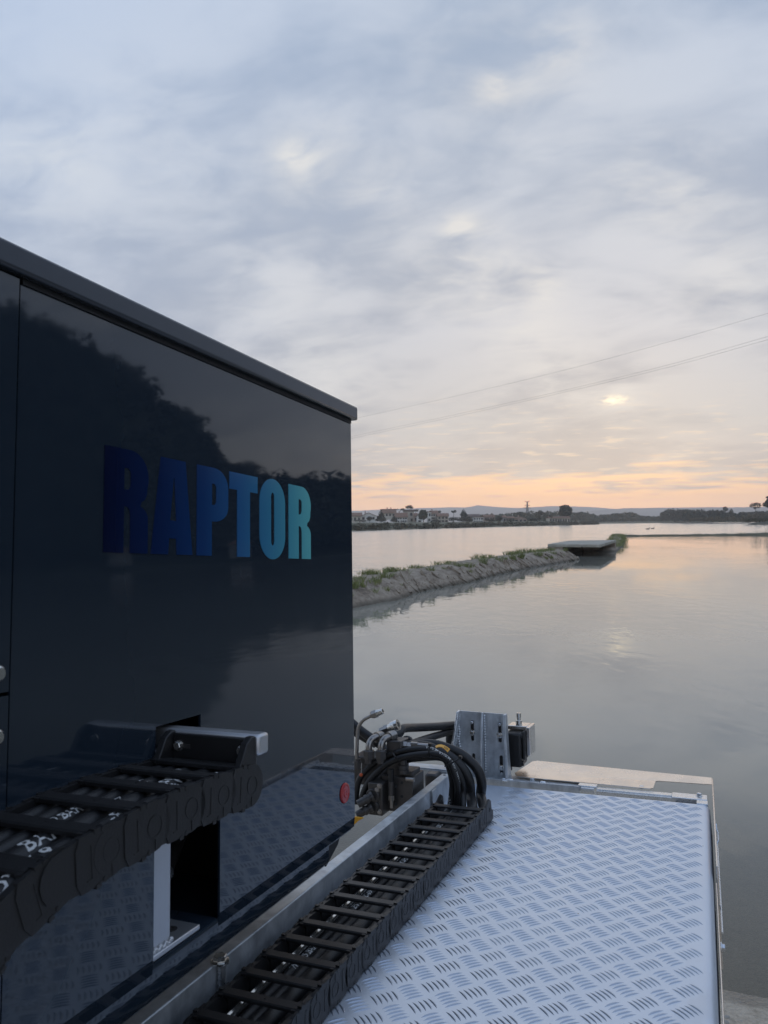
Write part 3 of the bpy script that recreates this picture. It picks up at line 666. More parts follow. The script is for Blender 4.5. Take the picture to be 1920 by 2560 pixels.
# folded lip and rounded sill under the panel
for (y0, y1) in ((0.906, 1.256), (1.478, 2.190)):
    part('lower_lip', MB().prism([(XB, 0.2718), (XB - 0.0032, 0.2440), (XB - 0.008, 0.2440), (XB - 0.006, 0.2718)], 1, y0, y1), M['navy'], root, 20)
prof = [(XB - 0.004, 0.2432)]
for k in range(11):
    a = -PI * 0.62 * k / 10; prof.append((-1.046 + 0.036 * math.cos(a), 0.212 + 0.036 * math.sin(a)))
prof += [(-1.12, 0.176), (-1.12, 0.2425)]
part('sill', MB().prism(prof, 1, 0.20, 2.02), M['navy'], root, 50)
part('sill_end', MB().prism([(2.022, 0.182), (2.10, 0.219), (2.12, 0.2425), (2.022, 0.2425)], 0, -1.10, -1.02), M['shade_sill'], root)
# red round reflector
q = MB(); rc = Vector((XB - 0.001, 2.118, 0.362))
q.lathe(rc, (1, 0, 0), [(0, 0.0295), (0.003, 0.0295), (0.0055, 0.0275), (0.0062, 0.023), (0.005, 0.0215), (0.005, 0.0128), (0.007, 0.0117), (0.007, 0.0068), (0.0056, 0.0056), (0.0056, 0.0001)], 32)
part('reflector', q, M['red'], root, 30, label='red round reflector disc near the lower corner')
# lettering
m, t, p = mat('lettering_film', (0.05, 0.2, 0.4), 0.12, ior=1.45)
tcn = t.node('ShaderNodeTexCoord'); tcn.object = root
yv = t.xyz(tcn.outputs['Object'])[1]
f = t.m('DIVIDE', t.m('SUBTRACT', yv, (1.10 - 1.4) * TS), 0.81 * TS, clamp=True)
gcol = t.ramp(f, [(0.0, L(8, 17, 48)), (0.2, L(14, 36, 78)), (0.38, L(24, 58, 106)), (0.55, L(44, 94, 142)), (0.70, L(58, 124, 160)), (0.86, L(80, 158, 176)), (1.0, L(108, 192, 194))])
t.put(p.inputs['Base Color'], gcol); t.put(p.inputs['Roughness'], t.m('ADD', 0.08, t.m('MULTIPLY', t.noise(tcn.outputs['Object'], 30, 4), 0.08))); M['film'] = m
def arc(cx, cy, rx, ry, a0, a1, n=8):
    return [(cx + rx * math.cos(math.radians(a0 + (a1 - a0) * k / n)), cy + ry * math.sin(math.radians(a0 + (a1 - a0) * k / n))) for k in range(n + 1)]
ZT, ZB = 1.249, 1.051
def letter_R(y0, w):
    k = w / 0.122; X = lambda v: y0 + v * k
    bowl = [(a, b) for a, b in arc(X(0.070), 1.198, 0.053 * k, 0.051, 90, -20, 9)]
    waist = [(X(0.119), 1.168)] + arc(X(0.098), 1.170, 0.020 * k, 0.019, -15, -75, 4)
    leg = arc(X(0.088), 1.118, 0.034 * k, 0.026, 70, 0, 5)
    outer = [(X(0), ZB), (X(0), ZT)] + bowl + waist + leg + [(X(0.122), ZB), (X(0.0715), ZB), (X(0.0715), 1.122)] + arc(X(0.060), 1.122, 0.0115 * k, 0.017, 0, 90, 4) + [(X(0.0535), 1.139), (X(0.0535), ZB)]
    hole = [(X(0.0535), 1.213)] + arc(X(0.062), 1.2, 0.010 * k, 0.013, 80, 0, 4) + arc(X(0.062), 1.184, 0.010 * k, 0.012, 0, -80, 4) + [(X(0.0535), 1.171)]
    return [outer, hole]
def letter_A():
    return [[(1.234, ZB), (1.262, ZT), (1.343, ZT), (1.369, ZB), (1.316, ZB), (1.3135, 1.084), (1.2905, 1.084), (1.2875, ZB)],
            [(1.293, 1.121), (1.304, 1.210), (1.3065, 1.210), (1.3135, 1.121)]]
def letter_P():
    o = [(1.384, ZB), (1.384, ZT), (1.448, ZT)] + arc(1.448, 1.205, 0.0555, 0.044, 90, 0, 8) + arc(1.448, 1.162, 0.0555, 0.034, 0, -90, 8) + [(1.4395, 1.128), (1.4395, ZB)]
    h = [(1.4395, 1.213)] + arc(1.447, 1.203, 0.0095, 0.010, 80, 0, 4) + arc(1.447, 1.175, 0.0095, 0.010, 0, -80, 4) + [(1.4395, 1.165)]
    return [o, h]
def letter_T():
    return [[(1.5415, ZB), (1.5415, 1.2085), (1.5085, 1.2085), (1.5085, ZT), (1.6315, ZT), (1.6315, 1.2085), (1.597, 1.2085), (1.597, ZB)]]
def letter_O():
    o = arc(1.7045, 1.192, 0.0635, 0.061, 0, 180, 16) + arc(1.7045, 1.108, 0.0635, 0.061, 180, 360, 16)
    h = arc(1.7045, 1.206, 0.0085, 0.012, 0, 180, 8) + arc(1.7045, 1.094, 0.0085, 0.012, 180, 360, 8)
    return [o, h]
for sp, nm in ((letter_R(1.102, 0.122), 'darkest navy letter R'), (letter_A(), 'navy letter A'), (letter_P(), 'mid blue letter P'), (letter_T(), 'sky blue letter T'), (letter_O(), 'teal blue letter O'), (letter_R(1.787, 0.1245), 'pale turquoise letter R')):
    part('letter', sheet(sp, XB + 0.0014, 0.0012), M['film'], root, 20, label=nm)

# ------------------------------------------------------------------ bracket that carries the fixed end of the chain
root = thing(TF, 'chain_bracket', 'pale aluminium arm on a welded post reaching out of the box opening', 'bracket', (-1.03, 1.32, 0.262))
q = MB(); q.box(-1.30, -0.793, 1.2935, 1.330, 0.6615, 0.7015); part('arm', q, M['arm'], root, bevel=0.006)
q = MB(); q.box(-1.050, -1.020, 1.272, 1.326, 0.274, 0.6605); part('post', q, M['arm'], root, bevel=0.003)
q = MB(); q.box(-1.10, -1.012, 1.262, 1.415, 0.2620, 0.2735); part('foot_plate', q, M['arm'], root, bevel=0.003)
q = MB()
for k in range(22):
    u = k / 21; q.ball((-1.0185, 1.272 + 0.054 * u, 0.276 + 0.003 * math.sin(k)), 0.0050 + 0.0014 * R.random(), 6, 4)
part('weld_bead', q, M['arm'], root, 60, kind='stuff')
q = MB(); q.lathe((-1.055, 1.372, 0.2737), (0, 0, 1), [(0, 0.014), (0.001, 0.014), (0.001, 0.0075), (-0.003, 0.007), (-0.003, 0.0001)], 20); part('bolt_hole', q, M['steel'], root)
# loose pipework inside the opening
root = thing(TF, 'inner_hose', 'grey hose end lying inside the dark opening of the box', 'hose', (-1.2, 1.7, 0.4))
q = MB(); q.tube([(-1.17, 1.50, 0.325), (-1.19, 1.55, 0.345), (-1.22, 1.62, 0.368)], 0.016, 12); part('tube', q, M['steel'], root)
q = MB(); q.lathe((-1.168, 1.497, 0.324), (-0.2, 0.3, 0.13), [(0, 0.014), (0.0, 0.019), (0.010, 0.019), (0.010, 0.016)], 14); part('collar', q, M['zinc'], root)
# beam and rubber buffer below the box
root = thing(TF, 'rubber_buffer', 'crusted black rubber block under the far corner of the box', 'rubber block', (-1.10, 2.14, 0.2))
q = MB()
for k in range(16):
    u = k / 15; q.ball((-1.09 + R.uniform(-0.01, 0.01), 2.055 + 0.13 * u, 0.212 + 0.022 * u * u + R.uniform(-0.008, 0.006)), R.uniform(0.014, 0.024), 8, 6)
for i, v in enumerate(q.v): q.v[i] = v + Vector((1, 0.6, 1)) * 0.008 * noise.noise(v * 70)
part('tread', q, M['rubber'], root, 20)
root = thing(TF, 'yellow_strap', 'short yellow strap end showing behind the box corner', 'strap', (-1.3, 3.0, 0.0))
a, b, c_, d_ = [Pt(x, y, 1, 2.95) for x, y in ((880, 2042), (908, 2046), (896, 2052), (878, 2068))]
q = MB(); q.add([a, b, c_, d_] + [v + Vector((0, 0.012, 0)) for v in (a, b, c_, d_)], [(0, 1, 2, 3), (7, 6, 5, 4), (0, 4, 5, 1), (1, 5, 6, 2), (2, 6, 7, 3), (3, 7, 4, 0)]); part('webbing', q, M['yellow'], root)

# ------------------------------------------------------------------ slotted steel bracket on the far edge
root = thing(TF, 'slotted_bracket', 'upright galvanised steel bracket with slots and welded ribs at the far edge', 'bracket', (-1.03, 3.80, 0))
def slot(cx, z0, z1, w=0.0085):
    return arc(cx, z1 - w, w, w, 0, 180, 8) + arc(cx, z0 + w, w, w, 180, 360, 8)
me = curve_mesh([[(-1.185, 0.006), (-0.905, 0.006), (-0.922, 0.312), (-1.168, 0.318)], slot(-1.096, 0.172, 0.274), slot(-0.955, 0.174, 0.271), slot(-0.952, 0.016, 0.112), slot(-1.092, 0.022, 0.112)], 0.005)
q = MB(); q.add([(v.co.x, 3.812 - v.co.z, v.co.y) for v in me.vertices], [tuple(p_.vertices)[::-1] for p_ in me.polygons]); part('back_plate', q, M['galv'], root, 20)
q = MB(); q.box(-1.15, -0.93, 3.8245, 3.836, 0.008, 0.29); part('backing_plate', q, M['steel'], root)
q = MB(); q.prism([(3.807, 0.004), (3.742, 0.004), (3.752, 0.13), (3.796, 0.316), (3.807, 0.316)], 0, -1.045, -1.035); part('rib', q, M['galv'], root, bevel=0.002)
q = MB(); q.prism([(3.807, 0.004), (3.742, 0.004), (3.752, 0.10), (3.752, 0.24), (3.765, 0.316), (3.807, 0.316)], 0, -0.918, -0.905)
for i, v in enumerate(q.v): q.v[i] = v + Vector((-0.010 * v.z / 0.3, 0, 0))
part('rib', q, M['galv'], root, bevel=0.002)
q = MB(); q.prism([(3.807, 0.004), (3.70, 0.004), (3.715, 0.13), (3.77, 0.318), (3.807, 0.322)], 0, -1.198, -1.187)
for i, v in enumerate(q.v): q.v[i] = v + Vector((0.030 * v.z / 0.3, 0, 0))
part('rib', q, M['zinc'], root, bevel=0.002)
for (x, z) in ((-1.097, 0.213), (-0.957, 0.209), (-0.952, 0.053)): bolt(TF, (x, 3.806, z), (0, -1, 0), 0.0105, root, 'bolt', 'chrome')
for (x, z) in ((-1.098, 0.262), (-0.955, 0.26), (-0.952, 0.022)):
    q = MB(); q.lathe((x, 3.818, z), (0, -1, 0), [(0, 0.0075), (0.012, 0.0075), (0.014, 0.005), (0.014, 0.0001)], 12); part('stud_end', q, M['zinc'], root)
q = MB()
for (x0, x1, y) in ((-0.93, -0.90, 3.74), (-1.05, -1.03, 3.74)):
    for k in range(8): q.ball((x0 + (x1 - x0) * k / 7, y - 0.004 + R.uniform(-.004, .004), 0.009), R.uniform(0.006, 0.010), 6, 4)
for k in range(24): q.ball((-1.163 + 0.003 * math.sin(k), 3.803, 0.31 - 0.012 * k), 0.006, 6, 4)
for k in range(22): q.ball((-1.0305, 3.804, 0.30 - 0.013 * k), 0.0055, 6, 4)
part('weld_bead', q, M['zinc'], root, 60, kind='stuff')
# hydraulic motor behind it
root = thing(TF, 'hydraulic_motor', 'black hydraulic motor with pale end plate beside the slotted bracket', 'motor', (-0.88, 3.95, 0.13))
q = MB(); q.box(-0.945, -0.862, 3.86, 4.0, 0.045, 0.212); part('housing', q, M['plastic'], root, bevel=0.012)
q = MB(); q.box(-0.861, -0.846, 3.87, 3.99, 0.082, 0.220); part('housing_flange', q, M['plastic'], root, bevel=0.006)
q = MB(); q.prism([(3.90, 0.098), (4.03, 0.098), (4.03, 0.236), (3.90, 0.236)], 0, -0.845, -0.826); part('end_plate', q, M['sheet'], root, bevel=0.003)
q = MB(); q.box(-0.945, -0.846, 3.93, 4.03, 0.216, 0.236); part('top_plate', q, M['sheet'], root, bevel=0.003)
q = MB(); q.lathe((-0.891, 3.95, 0.232), (0, 0, 1), [(0, 0.018), (0.010, 0.018)], 6); q.lathe((-0.891, 3.95, 0.242), (0, 0, 1), [(0, 0.0155), (0.018, 0.0155), (0.020, 0.010), (0.032, 0.010), (0.034, 0.012), (0.055, 0.012), (0.056, 0.0001)], 16); part('fitting', q, M['chrome'], root)
for (z0, z1) in ((0.19, 0.20), (0.06, 0.07)):
    q = MB(); q.cyl((-0.95, 3.875, (z0 + z1) / 2), (-0.855, 3.875, (z0 + z1) / 2), 0.013, 12); part('tie_bolt', q, M['plastic'], root)
q = MB(); q.box(-0.93, -0.915, 3.86, 3.88, 0.03, 0.046); part('drain_plug', q, M['plastic'], root)

# ------------------------------------------------------------------ valve block behind the box corner
s6 = 0.1808
def C6(x, y, d): return Pt(860 + x * s6, 1740 + y * s6, 1, d)
root = thing(TF, 'valve_block', 'dark steel hydraulic valve block with fittings behind the box corner', 'valve block', (-1.28, 3.1, 0))
def blk(name, x0, y0, x1, y1, d0, dep, mt='steel', bev=0.004):
    a, b = C6(x0, y1, d0), C6(x1, y0, d0); q = MB(); q.box(a.x, b.x, d0, d0 + dep, a.z, b.z); return part(name, q, M[mt], root, bevel=bev)
blk('main_body', 530, 1130, 950, 1580, 3.10, 0.14)
blk('pump_cover', 335, 1215, 528, 1640, 3.04, 0.10)
blk('rear_body', 120, 870, 640, 1215, 3.142, 0.12)
blk('upper_valve', 592, 630, 792, 1120, 3.11, 0.09)
blk('side_body', 700, 1050, 945, 1126, 3.12, 0.10)
q = MB(); a, b = C6(420, 1400, 3.036), C6(420, 1500, 3.036)
for (x, y, r) in ((400, 1380, 0.030), (400, 1530, 0.028)):
    q.lathe(C6(x, y, 3.039), (0, -1, 0), [(0, r), (0.006, r), (0.008, r * 0.9), (0.012, r * 0.9)], 20)
part('boss', q, M['steel'], root)
for (x, y) in ((455, 1300), (490, 1245), (490, 1600)):
    bolt(TF, C6(x, y, 3.039), (0, -1, 0), 0.008, root, 'cap_screw', 'fitting')
for (x, y, dx) in ((400, 1380, -1), (385, 1530, -1)):
    q = MB(); p0 = C6(x, y, 3.028)
    q.lathe(p0, (-0.75, -0.5, -0.42), [(0, 0.022), (0.012, 0.022), (0.013, 0.017), (0.024, 0.017), (0.025, 0.0205), (0.036, 0.0205), (0.037, 0.017), (0.07, 0.0165), (0.072, 0.012), (0.072, 0.0001)], 16)
    part('plug', q, M['steel'], root)
# nuts and elbows
for (x, y, ex, ey) in ((345, 800, 520, 560), (515, 800, 690, 540)):
    q = MB(); q.lathe(C6(x, 930, 3.09), (0, 0, 1), [(0, 0.019), (0.03, 0.019), (0.031, 0.015), (0.04, 0.015)], 16)
    q.lathe(C6(x, 868, 3.09), (0, 0, 1), [(0, 0.0245), (0.034, 0.0245), (0.038, 0.021)], 6); part('nut', q, M['steel'], root, 25)
    q = MB(); q.tube(smoothpath([C6(x, 760, 3.09), C6(x, 690, 3.09), C6(x + 18, 630, 3.10), C6(x + 60, 585, 3.11), C6(x + 120, 560, 3.13)], 5), 0.0145, 12); part('elbow', q, M['fitting'], root, 50)
    q = MB(); q.cyl(C6(x + 100, 572, 3.125), C6(ex, ey, 3.16), 0.0225, 16); part('sleeve', q, M['fitting'], root)
q = MB(); q.tube(smoothpath([C6(470, 545, 3.17), C6(560, 510, 3.2), C6(640, 515, 3.22), C6(700, 545, 3.22)], 6), 0.0135, 10); part('link_hose', q, M['rubber'], root)
q = MB(); q.lathe(C6(792, 690, 3.14), (1, 0, 0.02), [(0, 0.021), (0.030, 0.021), (0.031, 0.018), (0.05, 0.018)], 6); q.lathe(C6(930, 672, 3.14), (1, 0.0, 0.0), [(0, 0.013), (0.03, 0.013), (0.031, 0.010), (0.085, 0.010)], 12); part('union', q, M['fitting'], root)
q = MB(); q.lathe(C6(820, 1065, 3.11), (0, 0, 1), [(0, 0.026), (0.016, 0.026), (0.017, 0.022), (0.034, 0.022), (0.036, 0.016), (0.055, 0.016)], 18); part('solenoid', q, M['steel'], root)
q = MB(); q.lathe(C6(860, 1148, 3.09), (1, 0, 0), [(0, 0.009), (0.036, 0.009), (0.037, 0.006), (0.037, 0.0001)], 10); part('pin', q, M['fitting'], root)
# hanging hose end with its crimped sleeve
q = MB(); q.tube([C6(655, 1010, 3.07), C6(655, 1080, 3.07), C6(652, 1190, 3.07)], 0.0115, 12); part('stub_hose', q, M['rubber'], root)
q = MB(); q.cyl(C6(652, 1185, 3.07), C6(652, 1372, 3.07), 0.0135, 14); part('sleeve', q, M['steel'], root)
q = MB(); q.lathe(C6(656, 1440, 3.07), (0, 0, 1), [(0, 0.0135), (0.019, 0.0135)], 6); q.cyl(C6(656, 1545, 3.07), C6(656, 1440, 3.07), 0.009, 10); part('nut', q, M['fitting'], root, 25)
for (x, y) in ((720, 1250), (800, 1200), (800, 1390), (715, 1500)):
    q = MB(); q.cyl(C6(x, y, 3.099), C6(x, y, 3.097), 0.006, 12); part('port', q, M['black'], root)
# left fitting and bent pipe
root = thing(TF, 'bent_pipe', 'bent steel pipe with open coupling rising behind the box corner', 'pipe', C6(180, 900, 3.1))
q = MB(); q.tube(smoothpath([C6(175, 900, 3.1), C6(180, 700, 3.1), C6(190, 500, 3.1), C6(215, 400, 3.1), C6(270, 330, 3.1), C6(340, 290, 3.1), C6(390, 266, 3.1)], 6), 0.0078, 12); part('tube', q, M['fitting'], root, 50)
d = (C6(540, 205, 3.1) - C6(390, 262, 3.1)).normalized()
q = MB(); q.lathe(C6(372, 270, 3.1), d, [(0, 0.012), (0.008, 0.0175), (0.030, 0.0175), (0.032, 0.013)], 6); part('nut', q, M['fitting'], root, 25)
q = MB(); q.lathe(C6(455, 236, 3.1), d, [(0, 0.0145), (0.010, 0.0145), (0.011, 0.0125), (0.028, 0.0135), (0.030, 0.0115), (0.030, 0.007), (0.015, 0.006)], 16); part('coupling', q, M['chrome'], root)
q = MB(); q.lathe(C6(195, 1000, 3.1), (0, 0, 1), [(0, 0.016), (0.03, 0.016), (0.031, 0.0125), (0.04, 0.0125)], 6); part('base_nut', q, M['steel'], root)
root = thing(TF, 'quick_coupling', 'bright plated quick coupling lying above the elbows of the valve block', 'coupling', C6(560, 480, 3.2))
d = (C6(740, 405, 3.2) - C6(500, 495, 3.2)).normalized(); p0 = C6(500, 490, 3.2)
q = MB(); q.lathe(p0, d, [(0, 0.015), (0.022, 0.0165), (0.024, 0.0195), (0.044, 0.0195)], 6); part('nut', q, M['fitting'], root, 25)
q = MB(); q.lathe(p0 + d * 0.044, d, [(0, 0.017), (0.016, 0.020), (0.018, 0.023), (0.034, 0.0245), (0.036, 0.022), (0.038, 0.0245), (0.05, 0.0235), (0.05, 0.012), (0.03, 0.011)], 18); part('collar', q, M['chrome'], root)
# small cap chain hanging by the corner
root = thing(TF, 'dust_cap', 'small orange dust cap on a bead chain beside the arched hoses', 'cap', C6(236, 1090, 3.02))
q = MB(); q.ball(C6(236, 1090, 3.02), 0.0075, 10, 6); part('cap', q, M['orange'], root)
q = MB()
for k in range(9): q.ball(C6(240 + 4 * math.sin(k * 1.7), 940 + 15 * k, 3.02), 0.0022, 6, 4)
part('bead_chain', q, M['chrome'], root)
# supply hoses running to the bracket
def hose(pts, r, lab, grp=None, per=7, mt='rubber'):
    pth = smoothpath(pts, per)
    return solo(TF, 'supply_hose', MB().tube(pth, r, 14), M[mt], pth[len(pth) // 2], lab, 'hose', grp, smooth=50)
hose([C6(690, 555, 3.23), C6(760, 520, 3.26), C6(800, 460, 3.30), C6(860, 443, 3.36), C6(1000, 437, 3.48), C6(1250, 425, 3.64), C6(1520, 402, 3.83)], 0.0195, 'upper black hose running level from the valve block to the slotted bracket', 'supply hoses')
hose([C6(860, 690, 3.30), C6(960, 655, 3.36), C6(1080, 610, 3.48), C6(1250, 555, 3.63), C6(1500, 485, 3.83)], 0.0175, 'lower black hose rising from the valve block to the slotted bracket', 'supply hoses')
hose([C6(60, 330, 3.30), C6(150, 410, 3.30), C6(260, 500, 3.30), C6(400, 600, 3.30), C6(520, 690, 3.3), C6(600, 800, 3.28)], 0.021, 'black hose sloping down behind the bent pipe at the box corner', 'supply hoses')
hose([C6(60, 440, 3.34), C6(150, 500, 3.34), C6(300, 590, 3.34), C6(440, 670, 3.34)], 0.018, 'second black hose below the sloping one behind the bent pipe', 'supply hoses')
hose([C6(820, 610, 3.30), C6(860, 590, 3.32), C6(905, 600, 3.33), C6(930, 640, 3.32)], 0.013, 'short bent black hose stub above the valve block', 'supply hoses', 5)
hose([C6(1478, 470, 3.84), C6(1462, 540, 3.84), C6(1455, 600, 3.84), C6(1465, 680, 3.84)], 0.018, 'black hose end tucked behind the left rib of the bracket', 'supply hoses', 5)
# cable ties
for (x0, y0, x1, y1, d, lab) in ((1190, 680, 1185, 840, 3.08, 'black cable tie strapped round the top of the arched hoses'), (1610, 855, 1400, 970, 3.10, 'black cable tie slanting round the outer arched hoses'), (680, 770, 745, 870, 3.07, 'black cable tie round the printed hoses near the valve block')):
    a, b = C6(x0, y0, d), C6(x1, y1, d); n_ = (b - a).normalized(); q = MB()
    mid_ = (a + b) / 2 + Vector((0, -0.012, 0)); pth = smoothpath([a + Vector((0, 0.02, 0)), a, mid_, b, b + Vector((0, 0.02, 0))], 4)
    q.tube(pth, 0.0036, 6); q.box(a.x - 0.006, a.x + 0.006, a.y - 0.008, a.y + 0.004, a.z - 0.004, a.z + 0.008)
    solo(TF, 'cable_tie', q, M['plastic'], a, lab, 'cable tie', 'cable ties')
# yellow tag
root = thing(TF, 'yellow_tag', 'small curled yellow tag fixed on the arched hoses', 'tag', C6(1360, 710, 3.05))
top = [(1262, 690), (1300, 672), (1345, 668), (1390, 682), (1430, 705), (1464, 730)]; bot = [(1272, 715), (1310, 700), (1350, 705), (1380, 722), (1405, 745), (1430, 772)]
va = [C6(x, y, 3.075) for x, y in top]; vb = [C6(x, y, 3.045) for x, y in bot]
q = MB(); q.rings([[a, b, b + Vector((0, 0.002, -0.003)), a + Vector((0, 0.002, -0.003))] for a, b in zip(va, vb)]); part('tag_body', q, M['yellow'], root, 40)
q = MB()
for j in range(3):
    for i in range(3):
        u, w_ = 0.62 + 0.11 * i, 0.28 + 0.17 * j
        def tp(u, w_):
            k = u * 5; i0 = min(4, int(k)); f_ = k - i0
            return va[i0].lerp(va[i0 + 1], f_).lerp(vb[i0].lerp(vb[i0 + 1], f_), w_) + Vector((0, -0.0008, 0.0008))
        q.add([tp(u, w_), tp(u + 0.08, w_), tp(u + 0.08, w_ + 0.09), tp(u, w_ + 0.09)], [(0, 1, 2, 3)])
part('tag_print', q, M['tagink'], root, 0)
# ------------------------------------------------------------------ scenery materials
def world_noise_mat(name, c0, c1, scale, rough=0.9, bstr=0.0, bscale=3.0, extra=None):
    m, t, p = mat(name, c0, rough); pos = t.node('ShaderNodeNewGeometry').outputs['Position']
    n = t.noise(pos, scale, 5, 0.65)
    col = t.ramp(n, [(0.33, c0), (0.67, c1)])
    t.put(p.inputs['Base Color'], col)
    if bstr: bump(t, p, t.noise(pos, bscale, 6, 0.65), bstr, 0.08)
    return m
def leaf_mat(name, c0, c1, scale=0.9):
    m, t, p = mat(name, c0, 0.7); pos = t.node('ShaderNodeNewGeometry').outputs['Position']
    oi = t.node('ShaderNodeObjectInfo').outputs['Random']
    n = t.noise(pos, scale, 4, 0.7)
    col = t.mix(t.sstep(n, 0.3, 0.7), c0, c1)
    t.put(p.inputs['Base Color'], t.mix(t.m('MULTIPLY', oi, 0.25), col, (0.075, 0.06, 0.03)))
    return m
M['leaf'] = leaf_mat('foliage_green', (0.028, 0.040, 0.020), (0.070, 0.085, 0.040))
M['leafdark'] = leaf_mat('foliage_dark', (0.018, 0.026, 0.018), (0.045, 0.056, 0.034))
M['leafgold'] = leaf_mat('foliage_autumn', (0.060, 0.055, 0.028), (0.12, 0.095, 0.045))
M['bark'] = world_noise_mat('bark', (0.05, 0.04, 0.03), (0.10, 0.085, 0.07), 4)
M['shrub'] = leaf_mat('bank_shrub_green', (0.050, 0.052, 0.028), (0.105, 0.098, 0.055), 0.5)
M['soil'] = world_noise_mat('bank_soil', (0.09, 0.085, 0.05), (0.16, 0.15, 0.09), 0.3)
M['hillgreen'] = world_noise_mat('hill_wood_floor', (0.03, 0.035, 0.02), (0.06, 0.06, 0.035), 0.1)
M['farhill'] = world_noise_mat('far_hill_hazed', (0.42, 0.355, 0.30), (0.48, 0.41, 0.345), 0.012)  # distance haze put into the colour, much paler than real wooded slopes
for k, (a, b) in dict(cream=((0.56, 0.50, 0.41), (0.66, 0.60, 0.50)), white=((0.74, 0.70, 0.63), (0.84, 0.80, 0.74)), beige=((0.46, 0.40, 0.32), (0.54, 0.48, 0.39)), pink=((0.40, 0.30, 0.25), (0.48, 0.37, 0.31)), grey=((0.30, 0.29, 0.27), (0.38, 0.36, 0.33))).items():
    M['wall_' + k] = world_noise_mat('render_' + k, a, b, 0.7)
M['tile'] = world_noise_mat('roof_tile', (0.16, 0.085, 0.055), (0.27, 0.16, 0.11), 1.2)
M['tiledark'] = world_noise_mat('roof_tile_dark', (0.10, 0.07, 0.055), (0.17, 0.12, 0.095), 1.2)
M['glass'] = simple('window_glass', (0.03, 0.035, 0.04), 0.15)
M['shutter'] = simple('shutter_paint', (0.12, 0.10, 0.085), 0.6)
M['wire'] = simple('power_wire', (0.10, 0.10, 0.11), 0.5, 0.6)
M['pylon'] = simple('pylon_steel', (0.16, 0.17, 0.18), 0.5, 0.6)
m, t, p = mat('breakwater_stone', (0.3, 0.27, 0.23), 0.92); pos = t.node('ShaderNodeNewGeometry').outputs['Position']
n1 = t.noise(pos, 2.2, 7, 0.68, 0.5); n2 = t.noise(pos, 14, 5, 0.65)
k = t.m('ADD', t.m('MULTIPLY', n1, 0.6), t.m('MULTIPLY', n2, 0.4))
col = t.ramp(k, [(0.33, (0.085, 0.066, 0.05)), (0.46, (0.29, 0.228, 0.168)), (0.58, (0.44, 0.36, 0.275)), (0.75, (0.58, 0.495, 0.395))])
zc = t.xyz(pos)[2]
alg = t.m('MULTIPLY', t.m('SUBTRACT', 1.0, t.sstep(t.m('ADD', zc, t.m('MULTIPLY', n2, -0.05)), 0.0, 0.10)), 0.7)
t.put(p.inputs['Base Color'], t.mix(alg, col, (0.075, 0.065, 0.045))); bump(t, p, k, 0.9, 0.10); M['bw'] = m
m, t, p = mat('slab_concrete', (0.33, 0.32, 0.28), 0.9); pos = t.node('ShaderNodeNewGeometry').outputs['Position']
t.put(p.inputs['Base Color'], t.ramp(t.noise(pos, 1.4, 6, 0.65), [(0.3, (0.30, 0.275, 0.22)), (0.55, (0.46, 0.42, 0.34)), (0.75, (0.58, 0.535, 0.44))])); bump(t, p, t.noise(pos, 9, 5), 0.4, 0.03); M['slab'] = m
m, t, p = mat('grass_blade', (0.09, 0.14, 0.03), 0.6); pos = t.node('ShaderNodeNewGeometry').outputs['Position']
t.put(p.inputs['Base Color'], t.ramp(t.noise(pos, 1.7, 4, 0.6), [(0.3, (0.15, 0.175, 0.055)), (0.55, (0.24, 0.26, 0.085)), (0.75, (0.36, 0.31, 0.15))])); M['grass'] = m

# ------------------------------------------------------------------ stone breakwater
def resample(line, step):
    pts = smoothpath([Vector((x, y, 0)) for x, y in line], 8); out = [pts[0]]; acc = 0
    for a, b in zip(pts, pts[1:]):
        d = (b - a).length
        while acc + d >= step:
            u = (step - acc) / d; a = a.lerp(b, u); out.append(a.copy()); d = (b - a).length; acc = 0
        acc += d
    return out
def breakwater(name, line, prof, step, label, amp, taper=None, ridge=1.0):
    pts = resample(line, step); mb = MB(); n = len(prof); vv = []
    for i, p in enumerate(pts):
        t_ = (pts[min(i + 1, len(pts) - 1)] - pts[max(i - 1, 0)]).normalized(); nr = Vector((-t_.y, t_.x, 0))
        for j, (o, z) in enumerate(prof):
            q = p + nr * o
            rg = noise.noise((i * step * 3.1 + o * 1.2, o * 0.5, 3.3)); rg = abs(rg) * 2 - 0.5
            nz = noise.fractal(q * 1.4 + Vector((0, 0, j * 0.13)), 1.0, 2.0, 4)
            w = amp * (0.6 if z > 0.40 else 1.0)
            tp = 1.0 if not taper else min(1.0, (i * step) / taper)
            z = z * tp if z > 0 else z; w *= tp
            vv.append((q.x + nr.x * w * rg * ridge * 0.7, q.y + nr.y * w * rg * ridge * 0.7, z + w * (nz * 0.55 + rg * 0.35 * ridge)))
    mb.add(vv, [(i * n + j, (i + 1) * n + j, (i + 1) * n + j + 1, i * n + j + 1) for i in range(len(pts) - 1) for j in range(n - 1)])
    o = len(mb.v)
    return pts, mb
PR = [(-0.35, -0.30), (-0.12, -0.10), (-0.02, 0.0), (0.08, 0.09), (0.18, 0.18), (0.28, 0.25), (0.38, 0.315), (0.48, 0.37), (0.60, 0.42), (0.75, 0.445), (1.0, 0.455), (1.3, 0.46), (1.5, 0.45), (1.62, 0.40), (1.9, 0.22), (2.2, 0.0), (2.6, -0.3)]
bwpts, mb = breakwater('b', [(-9, 1), (-4.5, 9.2), (-0.71, 16.9), (0.29, 18.65), (0.95, 20.8), (2.47, 23.6), (3.99, 27.2), (6.44, 32.0), (8.88, 36.25), (9.5, 37.6)], PR, 0.085, '', 0.075)
bw = solo(WF, 'breakwater', mb, M['bw'], (0.3, 20, 0), 'low rough stone breakwater crossing the water behind the box', 'breakwater', smooth=40)
